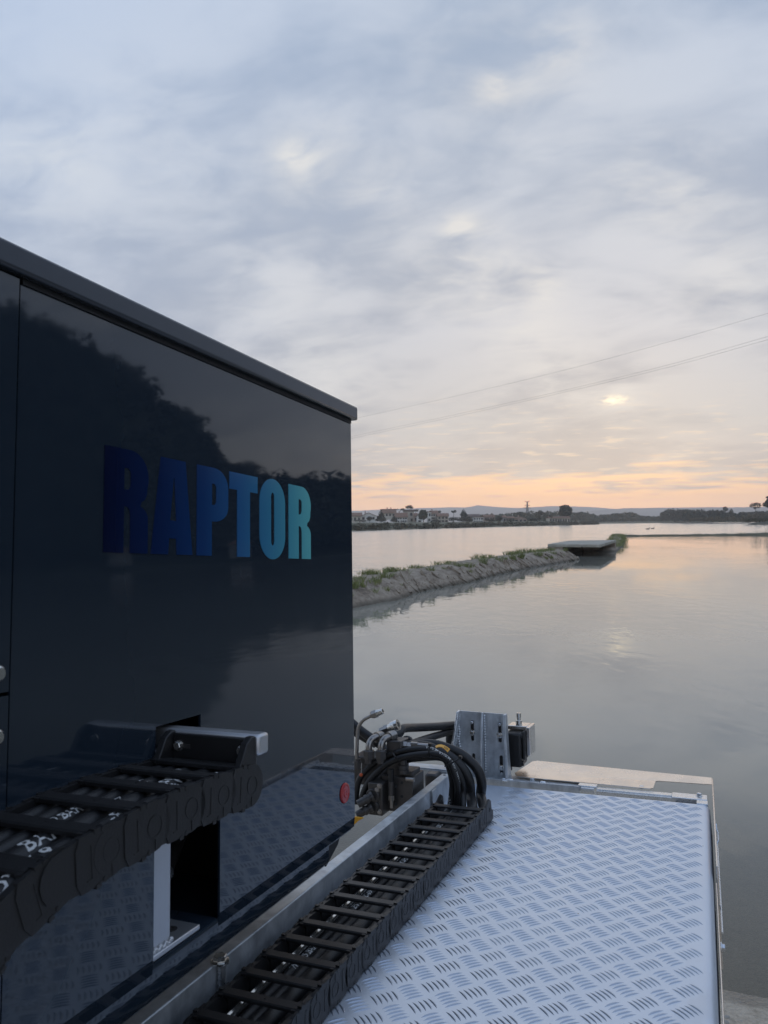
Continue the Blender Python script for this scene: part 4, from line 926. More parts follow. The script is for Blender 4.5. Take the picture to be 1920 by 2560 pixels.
# separate stones standing proud of the face
SM = []
for k in range(7):
    q = MB(); bx_ = MB().box(-1, 1, -0.5, 0.5, -0.3, 0.3); bm = bmesh.new(); me = bpy.data.meshes.new('s'); me.from_pydata([tuple(v) for v in bx_.v], [], bx_.f); bm.from_mesh(me)
    bmesh.ops.subdivide_edges(bm, edges=bm.edges[:], cuts=1, use_grid_fill=True)
    for v in bm.verts: v.co += Vector((noise.noise(v.co * 1.7 + Vector((k * 7.1, 0, 0))), noise.noise(v.co * 1.7 + Vector((0, k * 7.1, 0))) * 0.5, noise.noise(v.co * 1.7 + Vector((0, 0, k * 7.1))) * 0.5)) * 0.45
    bm.to_mesh(me); bm.free(); me.materials.append(M['bw']); SM.append(me)
RB = random.Random(3)
for k in range(230):
    u = RB.uniform(0.50, 1.0) ** 1.0; i = int(u * (len(bwpts) - 2)); p = bwpts[i]; t_ = (bwpts[i + 1] - p).normalized(); nr = Vector((-t_.y, t_.x, 0))
    o = RB.choice([RB.uniform(-0.05, 0.45), RB.uniform(-0.05, 0.2)]); z = 0.9 * max(0.0, o)
    sz = RB.uniform(0.07, 0.22) * (1.0 if RB.random() < 0.85 else 1.5)
    q = p + nr * o
    inst('stone', RB.choice(SM), bw, (q.x - 0.3, q.y - 20, z * 0.92), (RB.uniform(-.25, .25), -0.72 + RB.uniform(-.25, .25), math.atan2(nr.y, nr.x) + RB.uniform(-.5, .5)), (sz, sz * RB.uniform(0.5, 1.0), sz * RB.uniform(0.4, 0.8)))
# the continuation beyond the slab and the far arm of the basin
pts2, mb = breakwater('b', [(13.9, 46), (15.9, 52), (19.0, 61), (22.3, 71.5), (25.5, 82), (28.4, 91)], [(o * 0.55, z * 0.62) for o, z in PR], 0.3, '', 0.10, 2.0)
solo(WF, 'breakwater', mb, M['bw'], (20, 70, 0), 'far stretch of stone breakwater running on beyond the concrete slab', 'breakwater', smooth=40)
pts3, mb = breakwater('b', [(27.9, 91.0), (36.9, 90.4), (45, 90.0), (70, 90), (105, 96), (149, 104)], [(-0.4, -0.3), (0, 0.0), (0.4, 0.12), (0.9, 0.17), (1.6, 0.17), (2.2, 0.0), (2.6, -0.3)], 0.5, '', 0.10)
for i, v in enumerate(mb.v):
    if v.x > 42 and v.z > 0.05: mb.v[i] = v + Vector((0, 0, min(0.35, (v.x - 42) * 0.03)))
solo(WF, 'breakwater', mb, M['soil'], (60, 91, 0), 'thin dark line of breakwater closing the basin at right', 'breakwater', smooth=40)
# grass growing on them
gr = MB(); RG = random.Random(11)
def tuft(c, h, rad, n):
    for _ in range(n):
        a = RG.uniform(0, 2 * PI); r = rad * math.sqrt(RG.random()); b = c + Vector((math.cos(a) * r, math.sin(a) * r, -0.03))
        hh = h * RG.uniform(0.45, 1.1); ln = Vector((RG.gauss(0, 0.33), RG.gauss(0, 0.33), 1)); w = RG.uniform(0.004, 0.009) * (1 + h)
        s_ = Vector((math.cos(a * 3.1), math.sin(a * 3.1), 0)) * w
        m_ = b + ln * hh * 0.55; e_2 = b + Vector((ln.x * 1.5, ln.y * 1.5, 0.86)) * hh
        gr.add([b - s_, b + s_, m_ + s_ * 0.8, m_ - s_ * 0.8, e_2], [(0, 1, 2, 3), (3, 2, 4)])
i = int(len(bwpts) * 0.42)
while i < len(bwpts) - 2:
    p = bwpts[i]; t_ = (bwpts[i + 1] - p).normalized(); nr = Vector((-t_.y, t_.x, 0)); far = i / len(bwpts)
    if RG.random() < 0.45: tuft(p + nr * RG.uniform(1.25, 1.6) + Vector((0, 0, 0.46)), RG.uniform(0.12, 0.32), RG.uniform(0.18, 0.50), 110)
    if RG.random() < 0.42: tuft(p + nr * RG.uniform(0.40, 0.72) + Vector((0, 0, 0.385)), RG.uniform(0.15, 0.40), RG.uniform(0.08, 0.22), 55)
    if RG.random() < 0.20: tuft(p + nr * RG.uniform(0.2, 0.4) + Vector((0, 0, 0.24)), RG.uniform(0.10, 0.20), RG.uniform(0.05, 0.12), 35)
    i += RG.choice([3, 4, 5, 7])
for p in pts2[12:]: tuft(p + Vector((RG.uniform(-0.9, -0.2), 0.2, 0.18)), RG.uniform(0.18, 0.38), 0.6, 40)
for p in pts3[::2]:
    if RG.random() < (0.25 if p.x < 40 else 0.8): tuft(p + Vector((0, RG.uniform(0.4, 1.6), 0.22 + min(0.35, max(0, (p.x - 42) * 0.03)))), RG.uniform(0.15, 0.4), 0.7, 24)
solo(WF, 'grass', gr, M['grass'], (0, 0, 0), 'tufts of long green grass growing along the breakwaters', 'grass', kind='stuff', smooth=0)
# concrete slab over the gap
A, B_, C_, D_ = [Pw(x, y, 0.65) for x, y in ((1368.8, 1359.8), (1500.8, 1360.7), (1539.7, 1349.8), (1424, 1351.2))]
root = thing(WF, 'concrete_slab', 'flat concrete slab bridging the gap in the breakwater', 'slab', ((A + C_) / 2 - Vector((0, 0, 0.65))))
q = MB(); dn = Vector((0, 0, -0.17)); q.add([A, B_, C_, D_, A + dn, B_ + dn, C_ + dn, D_ + dn], [(0, 1, 2, 3), (7, 6, 5, 4), (0, 4, 5, 1), (1, 5, 6, 2), (2, 6, 7, 3), (3, 7, 4, 0)]); part('deck_slab', q, M['slab'], root, bevel=0.03)
q = MB(); e1 = A.lerp(B_, 0.30); e2 = D_.lerp(C_, 0.30); dd = Vector((0, 0, -0.172)); lo = Vector((0, 0, -1.2))
q.add([A + dd, e1 + dd, e2 + dd, D_ + dd, A + lo, e1 + lo, e2 + lo, D_ + lo], [(0, 1, 2, 3), (7, 6, 5, 4), (0, 4, 5, 1), (1, 5, 6, 2), (2, 6, 7, 3), (3, 7, 4, 0)]); part('abutment', q, M['bw'], root)
q = MB(); c1, c2 = D_.lerp(A, 0.08), C_.lerp(B_, 0.08); c1 = c1.lerp(c2, 0.32)
q.add([c1 + dd, c2 + dd, C_ + dd, D_ + dd, c1 + lo, c2 + lo, C_ + lo, D_ + lo], [(0, 1, 2, 3), (7, 6, 5, 4), (0, 4, 5, 1), (1, 5, 6, 2), (2, 6, 7, 3), (3, 7, 4, 0)]); part('abutment', q, M['bw'], root)
q = MB(); c = A.lerp(B_, 0.66) + Vector((0, -0.004, -0.17)); q.cyl(c, c + Vector((0, -0.01, 0)), 0.045, 10); part('drain', q, M['black'], root)

# ------------------------------------------------------------------ banks and hills
def strip_terrain(name, mb, mt, base=(0, 0, 0), smooth=60): return solo(WF, name, mb, M[mt], base, kind='structure', smooth=smooth)
LB = [(-120, 60), (-45, 120), (-8.4, 201), (10, 243), (33, 289), (66, 347), (105.6, 407), (118, 425), (124, 445), (60, 520)]
def bank(name, front, mt, top, back, direction, n=1):
    mb = MB(); vv = []; rows = [(0, -0.6), (1.5, 0.15), (5, top * 0.5), (12, top), (60, top), (back, top + 0.6)]
    for (x, y) in front:
        for (o, z) in rows: vv.append((x + direction[0] * o, y + direction[1] * o, z))
    k = len(rows); mb.add(vv, [(i * k + j, i * k + j + 1, (i + 1) * k + j + 1, (i + 1) * k + j) for i in range(len(front) - 1) for j in range(k - 1)])
    return strip_terrain(name, mb, mt)
bank('left_bank', LB, 'soil', 2.2, 420, (-0.72, 0.70))
bank('far_bank', [(60, 560), (120, 556), (198, 553), (260, 500), (330, 440), (400, 400), (560, 385)], 'soil', 1.2, 900, (0.1, 0.99))
bank('right_bank', [(560, 292), (300, 285), (170, 276), (124.7, 267), (127, 252), (136, 200), (150, 140), (142, 100), (124, 70), (106, 40), (94, 5), (87, -60), (85, -140)], 'hillgreen', 1.6, 300, (0.96, 0.05))
def ridge(name, prof, D, depth, mt):
    """a long hill whose skyline runs through the given picture points"""
    mb = MB(); vv = []; n = 6
    for (px, py) in prof:
        p = Pd(px, py, D); hz = max(p.z, 1.0)
        for j in range(n):
            u = j / (n - 1); f_ = math.sin(u * PI / 2) if u <= 1 else 1
            vv.append((p.x, p.y - depth * (1 - u), -1 + (hz + 1) * f_ * f_))
        vv.append((p.x, p.y + depth, -1))
    k = n + 1; mb.add(vv, [(i * k + j, (i + 1) * k + j, (i + 1) * k + j + 1, i * k + j + 1) for i in range(len(prof) - 1) for j in range(k - 1)])
    return strip_terrain(name, mb, mt)
def subdiv(prof, step, amp, seed):
    out = []; 
    for (a, b), (c, d) in zip(prof, prof[1:]):
        n = max(1, int((c - a) / step))
        for i in range(n): u = i / n; out.append((a + (c - a) * u, b + (d - b) * u + amp * noise.fractal((a + (c - a) * u) * 0.02 * Vector((1, 0, 0)) + Vector((seed, 0, 0)), 1.0, 2.0, 4)))
    return out + [prof[-1]]
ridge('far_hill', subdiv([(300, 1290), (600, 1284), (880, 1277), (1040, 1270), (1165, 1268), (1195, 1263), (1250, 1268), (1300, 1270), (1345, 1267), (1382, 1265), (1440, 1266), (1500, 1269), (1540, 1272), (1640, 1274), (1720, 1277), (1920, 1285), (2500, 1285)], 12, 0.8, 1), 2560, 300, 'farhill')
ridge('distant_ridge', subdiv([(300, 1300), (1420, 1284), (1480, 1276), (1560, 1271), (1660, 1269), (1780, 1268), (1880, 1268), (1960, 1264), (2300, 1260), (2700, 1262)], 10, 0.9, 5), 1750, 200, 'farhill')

# ------------------------------------------------------------------ foliage
def leaves(mb, lobes, n, size, rng, up=0.0):
    tot = sum(r[0] * r[1] * r[2] for _, r in lobes)
    for c, r in lobes:
        k = max(6, int(n * (r[0] * r[1] * r[2]) / tot))
        for _ in range(k):
            while True:
                d = Vector((rng.uniform(-1, 1), rng.uniform(-1, 1), rng.uniform(-1, 1)))
                if 0.05 < d.length <= 1: break
            d = d.normalized() * (d.length ** 0.45)
            p = c + Vector((d.x * r[0], d.y * r[1], d.z * r[2]))
            a = Vector((rng.gauss(0, 1), rng.gauss(0, 1), rng.gauss(0, 1))).normalized(); b = a.orthogonal().normalized()
            nn = (d + a * 0.8).normalized(); u = nn.orthogonal().normalized(); w = nn.cross(u); s_ = size * rng.uniform(0.6, 1.4)
            ph = rng.uniform(0, PI); u, w = u * math.cos(ph) + w * math.sin(ph), w * math.cos(ph) - u * math.sin(ph)
            mb.add([p - u * s_ - w * s_ * 0.5, p + u * s_ * 0.3 - w * s_ * 0.7, p + u * s_, p + w * s_ * 0.8], [(0, 1, 2, 3)])
RT = random.Random(21)
def lobes_for(c, rx, rz, shape, rng):
    """c is the crown's middle; shape: round, cone, flat, tall, palm"""
    out = []
    if shape == 'cone':
        for k in range(7): u = k / 6; out.append((c + Vector((rng.uniform(-.1, .1) * rx, rng.uniform(-.1, .1) * rx, rz * (-0.9 + 1.75 * u))), (rx * (1.02 - 0.85 * u), rx * (1.02 - 0.85 * u), rz * 0.26)))
    elif shape == 'flat':
        for k in range(7): out.append((c + Vector((rng.uniform(-.7, .7) * rx, rng.uniform(-.6, .6) * rx, rng.uniform(-.3, .4) * rz)), (rx * 0.42, rx * 0.42, rz * 0.55)))
    else:
        out.append((c, (rx * 0.8, rx * 0.8, rz * 0.8)))
        for k in range(9):
            a = rng.uniform(0, 2 * PI); e = rng.uniform(-0.9, 1.2); f_ = 0.62
            out.append((c + Vector((math.cos(a) * math.cos(e) * rx * f_, math.sin(a) * math.cos(e) * rx * f_, math.sin(e) * rz * f_)), (rx * rng.uniform(.28, .45), rx * rng.uniform(.28, .45), rz * rng.uniform(.25, .42))))
    return out
def tree(name, label, px0, px1, pyt, pyb, D, shape='round', mt='leafdark', n=420, group='trees of the far town', ground=None, cat='tree', trunk=0.15):
    cpx = (px0 + px1) / 2; t_, b_ = Pd(cpx, pyt, D), Pd(cpx, pyb, D); rx = (px1 - px0) / 2 * D / FPX; H_ = t_.z - b_.z
    gz = b_.z if ground is None else ground
    root = thing(WF, name, label, cat, (b_.x, b_.y, gz), group)
    c = Vector((b_.x, b_.y, b_.z + H_ * (0.5 + trunk / 2))); rz = H_ * (0.5 - trunk / 2)
    q = MB()
    leaves(q, lobes_for(c, rx, rz, shape, RT), n, max(0.16, min(rx, rz) * 0.17), RT); part('crown', q, M[mt], root, 0)
    q = MB(); r0 = max(0.12, H_ * 0.03); q.tube([(b_.x, b_.y, gz - 0.3), (b_.x + 0.1, b_.y, gz + (c.z - gz) * 0.5), (b_.x, b_.y, c.z + rz * 0.3)], [r0, r0 * 0.8, r0 * 0.35], 7)
    for k in range(4):
        a = RT.uniform(0, 2 * PI); q.tube([(b_.x, b_.y, c.z - rz * 0.5), (b_.x + math.cos(a) * rx * 0.55, b_.y + math.sin(a) * rx * 0.55, c.z + rz * RT.uniform(-.1, .5))], [r0 * 0.4, r0 * 0.15], 5)
    part('trunk', q, M['bark'], root); return root
c1 = lambda x, y: (880 + x * .1808, 1220 + y * .1808)
c2 = lambda x, y: (1160 + x * .1808, 1220 + y * .1808)
c4 = lambda x, y: (1660 + x * .1567, 1200 + y * .1567)
DT = 400
def T1(label, x0, x1, yt, yb, shape='round', mt='leafdark', D=DT - 18, n=380, f=c1, name='garden_tree', **kw):
    a = f(x0, yt); b = f(x1, yb); return tree(name, label, a[0], b[0], a[1], b[1], D, shape, mt, n, **kw)
T1('broad dark tree in front of the long-roofed town house', 325, 480, 310, 475, 'cone', n=560)
T1('small round dark tree at the left end of the town', 195, 295, 385, 475, 'round')
T1('dark cone-shaped tree before the low house with windows', 525, 635, 380, 475, 'cone')
T1('dark flat-topped pine rising above the town roofs', 718, 852, 232, 325, 'flat', D=DT + 40, name='umbrella_pine', trunk=0.3)
T1('dark hedge-like tree left of the flat-topped pine', 600, 730, 272, 325, 'flat', D=DT + 35)
T1('sloping dark tree right of the flat-topped pine', 835, 925, 285, 345, 'flat', D=DT + 35)
T1('big round dark green tree beside the white gable wall', 905, 1065, 300, 478, 'round', 'leaf', n=650)
T1('small dark treetop over the roofs right of the tall white wall', 1178, 1242, 308, 360, 'round', D=DT + 30)
T1('spiky palm-like tree standing alone above the roofs', 1368, 1442, 302, 400, 'flat', D=DT + 10, trunk=0.5, name='palm_tree')
T1('ragged dark tree right of the palm-like tree', 1488, 1602, 292, 400, 'cone', D=DT + 10)
T1('low dark bush before the houses right of the tall white wall', 1098, 1245, 428, 478, 'flat', cat='bush', name='garden_bush', trunk=0)
T1('wide dark bush below the palm-like tree', 1330, 1630, 385, 478, 'flat', cat='bush', name='garden_bush', n=700, trunk=0)
T1('low hedge at the far left of the town', 20, 200, 430, 478, 'flat', cat='bush', name='garden_bush', trunk=0)
T1('round black-green tree between the two pale houses of the middle town', 438, 548, 385, 472, 'round', f=c2)
T1('broad dark tree behind the pink-roofed house', 705, 842, 322, 405, 'round', f=c2, D=DT + 60)
T1('round dark tree right of the pylon', 1008, 1108, 303, 395, 'round', f=c2, D=DT + 60)
T1('big rounded dark tree standing over the long cream building', 1300, 1502, 218, 478, 'tall', f=c2, D=DT + 20, n=1100, trunk=0.05)
T1('long dark hedge left of the long cream building', 868, 1110, 398, 472, 'flat', f=c2, cat='bush', name='garden_bush', n=600, trunk=0)
T1('small bush by the left end of the long cream building', 1178, 1236, 368, 420, 'round', 'leafgold', f=c2, cat='bush', name='garden_bush')
T1('low dark trees before the white flat-roofed house', 20, 130, 410, 485, 'round', f=c2, cat='bush', name='garden_bush', trunk=0)
T1('rounded bush right of the white flat-roofed house', 300, 440, 415, 485, 'flat', f=c2, cat='bush', name='garden_bush', trunk=0)
T1('rounded bush before the grey low house of the middle town', 600, 710, 420, 478, 'flat', f=c2, cat='bush', name='garden_bush', trunk=0)
T1('sparse wind-blown tree on the right bank with bare limbs', 1350, 1572, 355, 520, 'round', f=c4, D=300, n=230, trunk=0.25, group='trees of the right bank', name='bank_tree')
T1('tall dark tree cut by the right edge of the picture', 1610, 2000, 200, 560, 'tall', f=c4, D=285, n=900, trunk=0.1, group='trees of the right bank', name='bank_tree')
T1('thin tall tree rising from the woods left of the wind-blown tree', 935, 1030, 412, 560, 'round', f=c4, D=470, n=220, group='trees of the right bank', name='bank_tree', trunk=0.3)
T1('rounded small tree in the woods beside the thin tall tree', 1030, 1115, 455, 580, 'round', f=c4, D=440, n=260, group='trees of the right bank', name='bank_tree')
# bank shrubs, far woods, hill forest: masses nobody could count
RW = random.Random(5)
def woods(name, label, items, mt, size):
    q = MB()
    for (c, rx, rz, n) in items: leaves(q, lobes_for(Vector(c), rx, rz, 'round', RW), n, size, RW)
    return solo(WF, name, q, M[mt], (0, 0, 0), label, 'woodland', kind='stuff', smooth=0)
it = []
for (ax, ay), (bx_, by_) in zip(LB[1:8], LB[2:9]):
    n = int(math.hypot(bx_ - ax, by_ - ay) / 2.0)
    for k in range(n):
        u = k / n; o = RW.uniform(0.2, 5); h = RW.uniform(0.7, 1.5)
        it.append(((ax + (bx_ - ax) * u - 0.72 * o, ay + (by_ - ay) * u + 0.7 * o, 0.5 + 0.15 * o), RW.uniform(1.2, 2.4), h, 46))
woods('bank_shrubs', 'olive scrub lining the far left bank above the water', it, 'shrub', 0.30)
def skyline(f, prof, D, mt, name, label, step, size, base_py, n):
    it = []; pr = [f(*p) for p in prof]; x = pr[0][0]
    while x < pr[-1][0]:
        for (a, b), (c, d) in zip(pr, pr[1:]):
            if a <= x <= c: y = b + (d - b) * (x - a) / max(1e-6, c - a); break
        dd = D + RW.uniform(-40, 40); tp = Pd(x, y, dd); bs = 0.8; H_ = max(1.5, (tp.z - bs) * RW.uniform(0.9, 1.06))
        it.append(((tp.x, tp.y, bs + H_ * 0.52), H_ * RW.uniform(0.28, 0.42), H_ * 0.48, n))
        if RW.random() < 0.8: it.append(((tp.x + RW.uniform(-3, 3), tp.y - 25, bs + H_ * 0.25), H_ * 0.4, H_ * 0.27, n // 2))
        x += step * RW.uniform(0.7, 1.3)
    return woods(name, label, it, mt, size)
c3 = lambda x, y: (1420 + x * .1808, 1220 + y * .1808)
skyline(c3, [(40, 330), (80, 320), (150, 315), (260, 330), (320, 360), (350, 345), (400, 380), (460, 360), (560, 355), (700, 340), (800, 322), (880, 322), (980, 365), (1050, 380), (1150, 390), (1330, 385)], 690, 'leaf', 'far_woodland', 'blue-grey far woodland across the river between town and right bank', 4.2, 0.8, 0, 130)
skyline(c3, [(1290, 400), (1310, 300), (1400, 268), (1450, 275), (1470, 320), (1500, 275), (1660, 275), (1760, 300)], 560, 'leafdark', 'riverside_wood', 'tall grey-green riverside wood at the middle of the far shore', 4.0, 0.6, 0, 150)
skyline(c4, [(300, 460), (400, 475), (540, 438), (620, 452), (700, 480), (740, 460), (920, 470), (1000, 500), (1170, 520), (1240, 500), (1340, 495), (1700, 470)], 470, 'leafdark', 'riverside_wood', 'dark riverside wood below the thin tall tree at right', 4.0, 0.5, 0, 150)
skyline(c4, [(420, 600), (600, 590), (800, 575), (860, 560), (1000, 585), (1200, 540), (1300, 520), (1700, 500)], 420, 'leafgold', 'riverside_scrub', 'brownish scrub along the right bank water line', 4.0, 0.4, 0, 110)
skyline(c2, [(180, 375), (280, 345), (380, 350), (520, 350), (600, 335), (720, 322), (800, 310), (900, 308), (960, 300), (1100, 305), (1200, 292), (1320, 300)], 560, 'leaf', 'town_wood', 'grey-green wood on the rise behind the town', 5.0, 0.6, 0, 130)
skyline(c4, [(1280, 655), (1400, 620), (1700, 600)], 272, 'shrub', 'point_scrub', 'low scrub on the spit of land at the right edge', 3.0, 0.25, 0, 90)
# wooded hill on the right bank (it shows in the gloss of the box)
AZ = [(38, 3.4), (47, 4.6), (52, 5.2), (55.6, 6.9), (57.6, 9.6), (62, 13.4), (68, 16.6), (75, 18.2), (90, 18.4), (110, 15), (135, 10)]
def hill_h(az, r):
    for (a, e), (b, g_) in zip(AZ, AZ[1:]):
        if a <= az <= b: ev = e + (g_ - e) * (az - a) / (b - a); break
    else: ev = 3
    crest = math.tan(math.radians(ev)) * 185 - 3.6
    u = min(1, max(0, (r - 118) / 70)); return 1.6 + max(0, crest) * u * u * (3 - 2 * u)
mb = MB(); NA, NR = 60, 16; vv = []
for i in range(NA + 1):
    az_ = 38 + 97 * i / NA
    for j in range(NR + 1):
        r = 112 + 190 * j / NR; vv.append((math.sin(math.radians(az_)) * r, math.cos(math.radians(az_)) * r, hill_h(az_, r) - (2.5 if j == 0 else 0)))
mb.add(vv, [(i * (NR + 1) + j, (i + 1) * (NR + 1) + j, (i + 1) * (NR + 1) + j + 1, i * (NR + 1) + j + 1) for i in range(NA) for j in range(NR)])
strip_terrain('right_hill', mb, 'hillgreen')
it = []
for k in range(2300):
    az_ = RW.uniform(40, 100); r = RW.uniform(116, 215); h = RW.uniform(2.8, 4.8) if RW.random() < 0.88 else RW.uniform(4.8, 7.5)
    z = hill_h(az_, r); it.append(((math.sin(math.radians(az_)) * r, math.cos(math.radians(az_)) * r, z + h * 0.5), h * RW.uniform(0.35, 0.5), h * 0.55, 30))
woods('hill_forest', 'dark forest covering the right-hand hill, mirrored in the box', it, 'leafdark', 0.55)

# ------------------------------------------------------------------ the town
RH = random.Random(9)
def house(label, x0, x1, yb, ye, yr, f=c1, D=DT, ridge_dir='x', wall='cream', roof='tile', wins=(3, 2), depth=9, chim=1, group='houses of the far town'):
    a, b = f(x0, yb), f(x1, yb); cx = (a[0] + b[0]) / 2; p = Pd(cx, a[1], D); k = D / FPX
    w = (b[0] - a[0]) * k; hw = (a[1] - f(x0, ye)[1]) * k; hr = max(0.25, (f(x0, ye)[1] - f(x0, yr)[1]) * k)
    root = thing(WF, 'town_house', label, 'house', p, group)
    x, y, z = p; q = MB(); q.box(x - w / 2, x + w / 2, y, y + depth, z - 1.5, z + hw)
    if ridge_dir == 'y': q.prism([(x - w / 2, z + hw), (x + w / 2, z + hw), (x, z + hw + hr)], 1, y, y + depth)
    part('wall', q, M['wall_' + wall], root, 0)
    ov = 0.4; q = MB()
    if ridge_dir == 'x':
        q.prism([(y - ov, z + hw - 0.12), (y + depth / 2, z + hw + hr), (y + depth + ov, z + hw - 0.12), (y + depth + ov, z + hw + 0.08), (y + depth / 2, z + hw + hr + 0.2), (y - ov, z + hw + 0.08)], 0, x - w / 2 - ov, x + w / 2 + ov)
    elif ridge_dir == 'y':
        q.prism([(x - w / 2 - ov, z + hw - 0.15), (x, z + hw + hr + 0.02), (x + w / 2 + ov, z + hw - 0.15), (x + w / 2 + ov, z + hw + 0.05), (x, z + hw + hr + 0.22), (x - w / 2 - ov, z + hw + 0.05)], 1, y - ov, y + depth + ov)
    else: q.box(x - w / 2 - 0.2, x + w / 2 + 0.2, y - 0.2, y + depth + 0.2, z + hw + 0.002, z + hw + hr)
    rf = part('roof', q, M[roof], root, 0)
    for c in range(chim):
        q = MB(); xx = x + w * RH.uniform(-.35, .35); q.box(xx - 0.3, xx + 0.3, y + depth * 0.45, y + depth * 0.45 + 0.6, z + hw + hr * 0.6, z + hw + hr + 1.0); part('chimney', q, M['wall_pink'], rf, 0)
    nx, nz = wins
    for i in range(nx):
        for j in range(nz):
            wx = x - w / 2 + w * (i + 0.5) / nx + RH.uniform(-.1, .1); wz = z + hw * (j + 0.5) / nz
            ww, wh = min(0.55, w / nx * 0.26), min(0.75, hw / nz * 0.28)
            q = MB(); q.box(wx - ww, wx + ww, y - 0.06, y - 0.01, wz - wh, wz + wh); wo_ = part('window', q, M['glass'], root, 0)
            if RH.random() < 0.6:
                q = MB(); q.box(wx - ww - 0.28, wx - ww - 0.02, y - 0.07, y - 0.01, wz - wh, wz + wh); part('shutter', q, M['shutter'], wo_, 0)
    return root
house('long cream house at the left end of the far town', -260, 126, 470, 390, 345, wins=(7, 1))
house('house with red roof and pale gable behind the small round tree', 128, 332, 450, 388, 345, ridge_dir='y', wall='white', wins=(3, 1), D=DT + 8)
house('cream house with a broad tiled roof behind the cone-shaped dark tree', 405, 605, 400, 346, 292, wins=(4, 1), D=DT + 25, chim=2)
house('low house with a row of windows and sagging tiled roof', 598, 765, 480, 402, 345, wall='white', wins=(5, 2), D=DT + 2)
house('tall beige block with a shallow dark roof in mid town', 716, 862, 480, 325, 300, wall='beige', roof='tiledark', wins=(2, 2), D=DT + 16, ridge_dir='flat', chim=0)
house('narrow shaded house next to the white gable', 862, 905, 480, 385, 350, wall='pink', wins=(1, 1), D=DT + 12, chim=0)
house('small white house with a pointed gable facing the river', 900, 972, 480, 395, 350, ridge_dir='y', wall='white', wins=(1, 2), D=DT, chim=0, roof='tiledark')
house('slim tall white wall house beside the big round tree', 1052, 1096, 480, 335, 322, wall='white', wins=(1, 2), D=DT + 4, chim=0, ridge_dir='flat')
house('house with red roof right of the slim white house', 1092, 1185, 440, 352, 315, wall='cream', wins=(3, 2), D=DT + 14)
house('pale house with porch openings below the treetop', 1186, 1335, 480, 390, 352, wall='beige', wins=(3, 2), D=DT + 4, chim=0)
house('grey-roofed house partly hidden by the wide bush', 1540, 1770, 470, 400, 365, wall='grey', roof='tiledark', wins=(4, 1), D=DT + 14)
house('white flat-roofed house on the middle bank', 135, 266, 485, 405, 395, f=c2, wall='white', wins=(4, 2), ridge_dir='flat', chim=0, roof='tiledark', D=DT + 6)
house('house with two chimneys behind the rounded bush', 285, 425, 460, 398, 372, f=c2, wall='pink', wins=(4, 1), chim=2, D=DT + 20)
house('narrow grey house right of the black-green tree', 548, 584, 480, 405, 385, f=c2, wall='grey', wins=(1, 1), chim=0, D=DT + 10)
house('long grey low house left of the pylon', 586, 700, 470, 415, 395, f=c2, wall='grey', wins=(4, 1), chim=0, D=DT + 16)
house('house with pinkish roof below the pylon', 700, 872, 470, 430, 400, f=c2, wall='pink', wins=(3, 1), ridge_dir='y', D=DT + 22)
house('long low cream building with a row of windows near the point', 1188, 1466, 482, 415, 398, f=c2, wall='cream', wins=(8, 1), D=DT + 2, chim=0)
for (az_, r, w, lab) in ((54.5, 112, 2.6, 'small pale house on the right-hand shore below the wooded hill'), (63, 113, 3.0, 'second pale house on the right-hand shore below the wooded hill')):
    x, y = math.sin(math.radians(az_)) * r, math.cos(math.radians(az_)) * r
    root = thing(WF, 'town_house', lab, 'house', (x, y, 1.6), 'houses on the right-hand shore')
    q = MB(); q.box(x - w / 2, x + w / 2, y - 0.9, y + 0.9, 0.6, 2.6); part('wall', q, M['wall_grey'], root, 0)
    q = MB(); q.prism([(y - 1.2, 2.55), (y + 1.2, 2.55), (y, 3.2)], 0, x - w / 2 - 0.3, x + w / 2 + 0.3); part('roof', q, M['tile'], root, 0)

# ------------------------------------------------------------------ pylons and power lines
def pylon(label, p, H_, face):
    root = thing(WF, 'pylon', label, 'pylon', p, 'pylons'); x, y, z = p; w = H_ * 0.075; f_ = Vector((math.cos(face), math.sin(face), 0)); g_ = Vector((-f_.y, f_.x, 0)); b = Vector(p)
    th = H_ * 0.009; q = MB()
    def P_(u, i, j): s_ = w * (1 - 0.80 * u); return b + f_ * (s_ * i) + g_ * (s_ * j) + Vector((0, 0, H_ * u))
    for i in (-1, 1):
        for j in (-1, 1): q.tube([P_(0, i, j), P_(0.65, i, j), P_(1, i * 0.9, j * 0.9)], th * 1.3, 5)
    lv = [0, .16, .30, .42, .53, .63, .72, .8, .88, .95]
    for u0, u1 in zip(lv, lv[1:]):
        for (i0, j0, i1, j1) in ((-1, -1, 1, -1), (1, -1, 1, 1), (1, 1, -1, 1), (-1, 1, -1, -1)):
            q.tube([P_(u0, i0, j0), P_(u1, i1, j1)], th, 4); q.tube([P_(u0, i1, j1), P_(u1, i0, j0)], th, 4)
    part('mast', q, M['pylon'], root, 0)
    for (u, l) in ((0.70, 0.19), (0.82, 0.14), (0.98, 0.13)):
        q = MB(); c = b + Vector((0, 0, H_ * u)); up = Vector((0, 0, H_ * (0.05 if u > 0.9 else 0.0)))
        for s_ in (-1, 1):
            q.tube([c, c + f_ * (s_ * l * H_) + up], th * 1.2, 5); q.tube([c + Vector((0, 0, -H_ * 0.035)), c + f_ * (s_ * l * H_) + up], th, 4)
        part('cross_arm', q, M['pylon'], root, 0)
    return root
t_ = Pd(1318, 1254, 800); pylon('slim lattice power pylon standing over the middle of the far town', (t_.x, t_.y, 1.5), t_.z - 1.5, 0.1)
az_ = math.radians(48); pylon('lattice pylon on the right-hand shore, mirrored in the box', (math.sin(az_) * 260, math.cos(az_) * 260, 6), 20, -0.6)
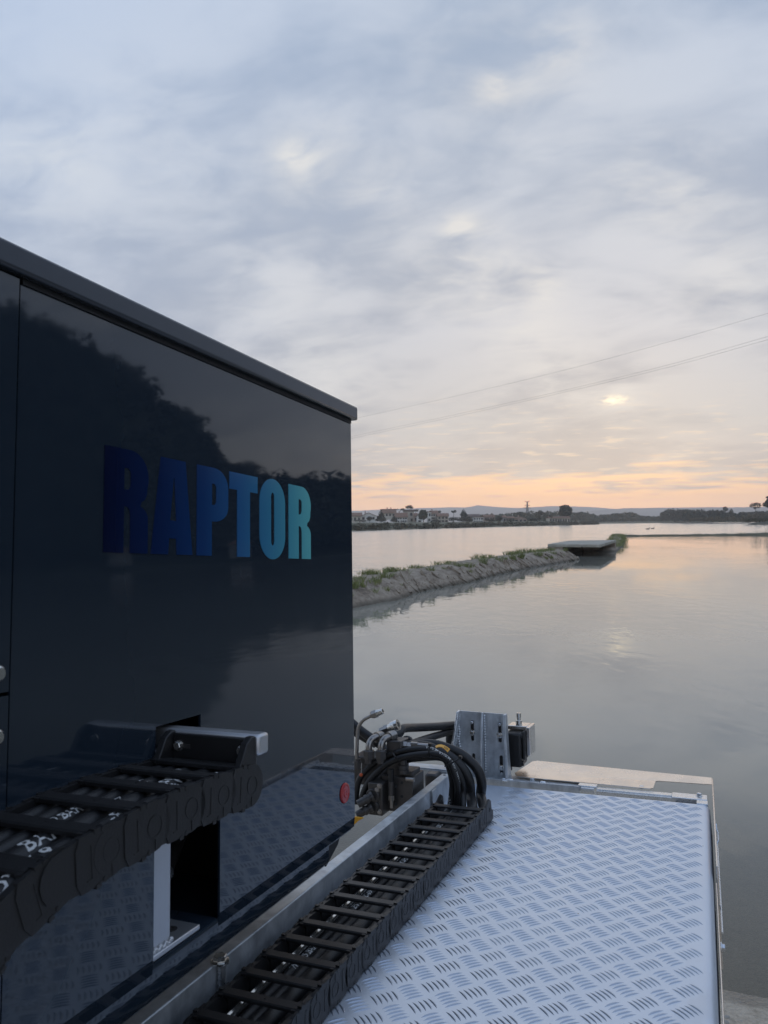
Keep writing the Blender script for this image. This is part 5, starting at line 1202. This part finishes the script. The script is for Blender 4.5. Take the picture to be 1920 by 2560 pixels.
def wire(label, pts, r):
    pp = [Pd(x, y, d) for x, y, d in pts]; pp = [pp[0] * 2 - pp[1]] + pp + [pp[-1] + (pp[-1] - pp[-2]) * 1.5]
    q = MB(); q.tube(smoothpath(pp, 10), r, 5); solo(WF, 'power_line', q, M['wire'], pp[1], label, 'power line', 'power lines over the river', smooth=60)
wire('uppermost single power line crossing the sky', [(1920, 783, 190), (1660, 858, 225), (1400, 928, 262), (1140, 990, 305), (884, 1047, 350)], 0.028)
wire('upper of the two close power lines', [(1920, 841, 190), (1660, 915, 225), (1400, 978, 262), (1140, 1036, 305), (884, 1090, 350)], 0.028)
wire('lower of the two close power lines', [(1920, 849, 186), (1660, 921, 221), (1400, 983, 258), (1140, 1041, 301), (884, 1095, 346)], 0.028)
# two birds sitting on the river
M['bird'] = simple('dark_plumage', (0.05, 0.045, 0.04), 0.7)
for (px, py, s_, lab) in ((1619, 1323.2, 0.42, 'left of the two small dark birds out on the river'), (1631, 1322.2, 0.36, 'right of the two small dark birds out on the river')):
    p = Pw(px, py, 0.0); q = MB(); q.ball(p + Vector((0, 0, 0.06)), s_, 12, 8, (1.0, 0.5, 0.36))
    root = thing(WF, 'waterbird', lab, 'bird', p, 'birds on the river'); part('body', q, M['bird'], root, 60)
    q = MB(); q.tube([p + Vector((s_ * 0.7, 0, 0.10)), p + Vector((s_ * 0.95, 0, 0.28)), p + Vector((s_ * 1.1, 0, 0.33))], [s_ * 0.2, s_ * 0.13, s_ * 0.15], 7); q.ball(p + Vector((s_ * 1.12, 0, 0.34)), s_ * 0.2, 8, 6); part('head', q, M['bird'], root, 60)

# ------------------------------------------------------------------ evening haze
m = bpy.data.materials.new('haze_air'); m.use_nodes = True; t = NT(m.node_tree); t.n.clear()
o_ = t.node('ShaderNodeOutputMaterial'); pv = t.node('ShaderNodeVolumePrincipled')
pv.inputs['Color'].default_value = (0.96, 0.97, 1.0, 1); pv.inputs['Density'].default_value = 0.00032; pv.inputs['Anisotropy'].default_value = 0.78
t.l.new(pv.outputs[0], o_.inputs['Volume'])
mb = MB(); mb.box(-1950, 2300, -220, 2900, -4.5, 92)
solo(WF, 'haze', mb, m, (0, 0, 0), 'thin grey evening haze over the river', 'haze', kind='stuff', smooth=0)
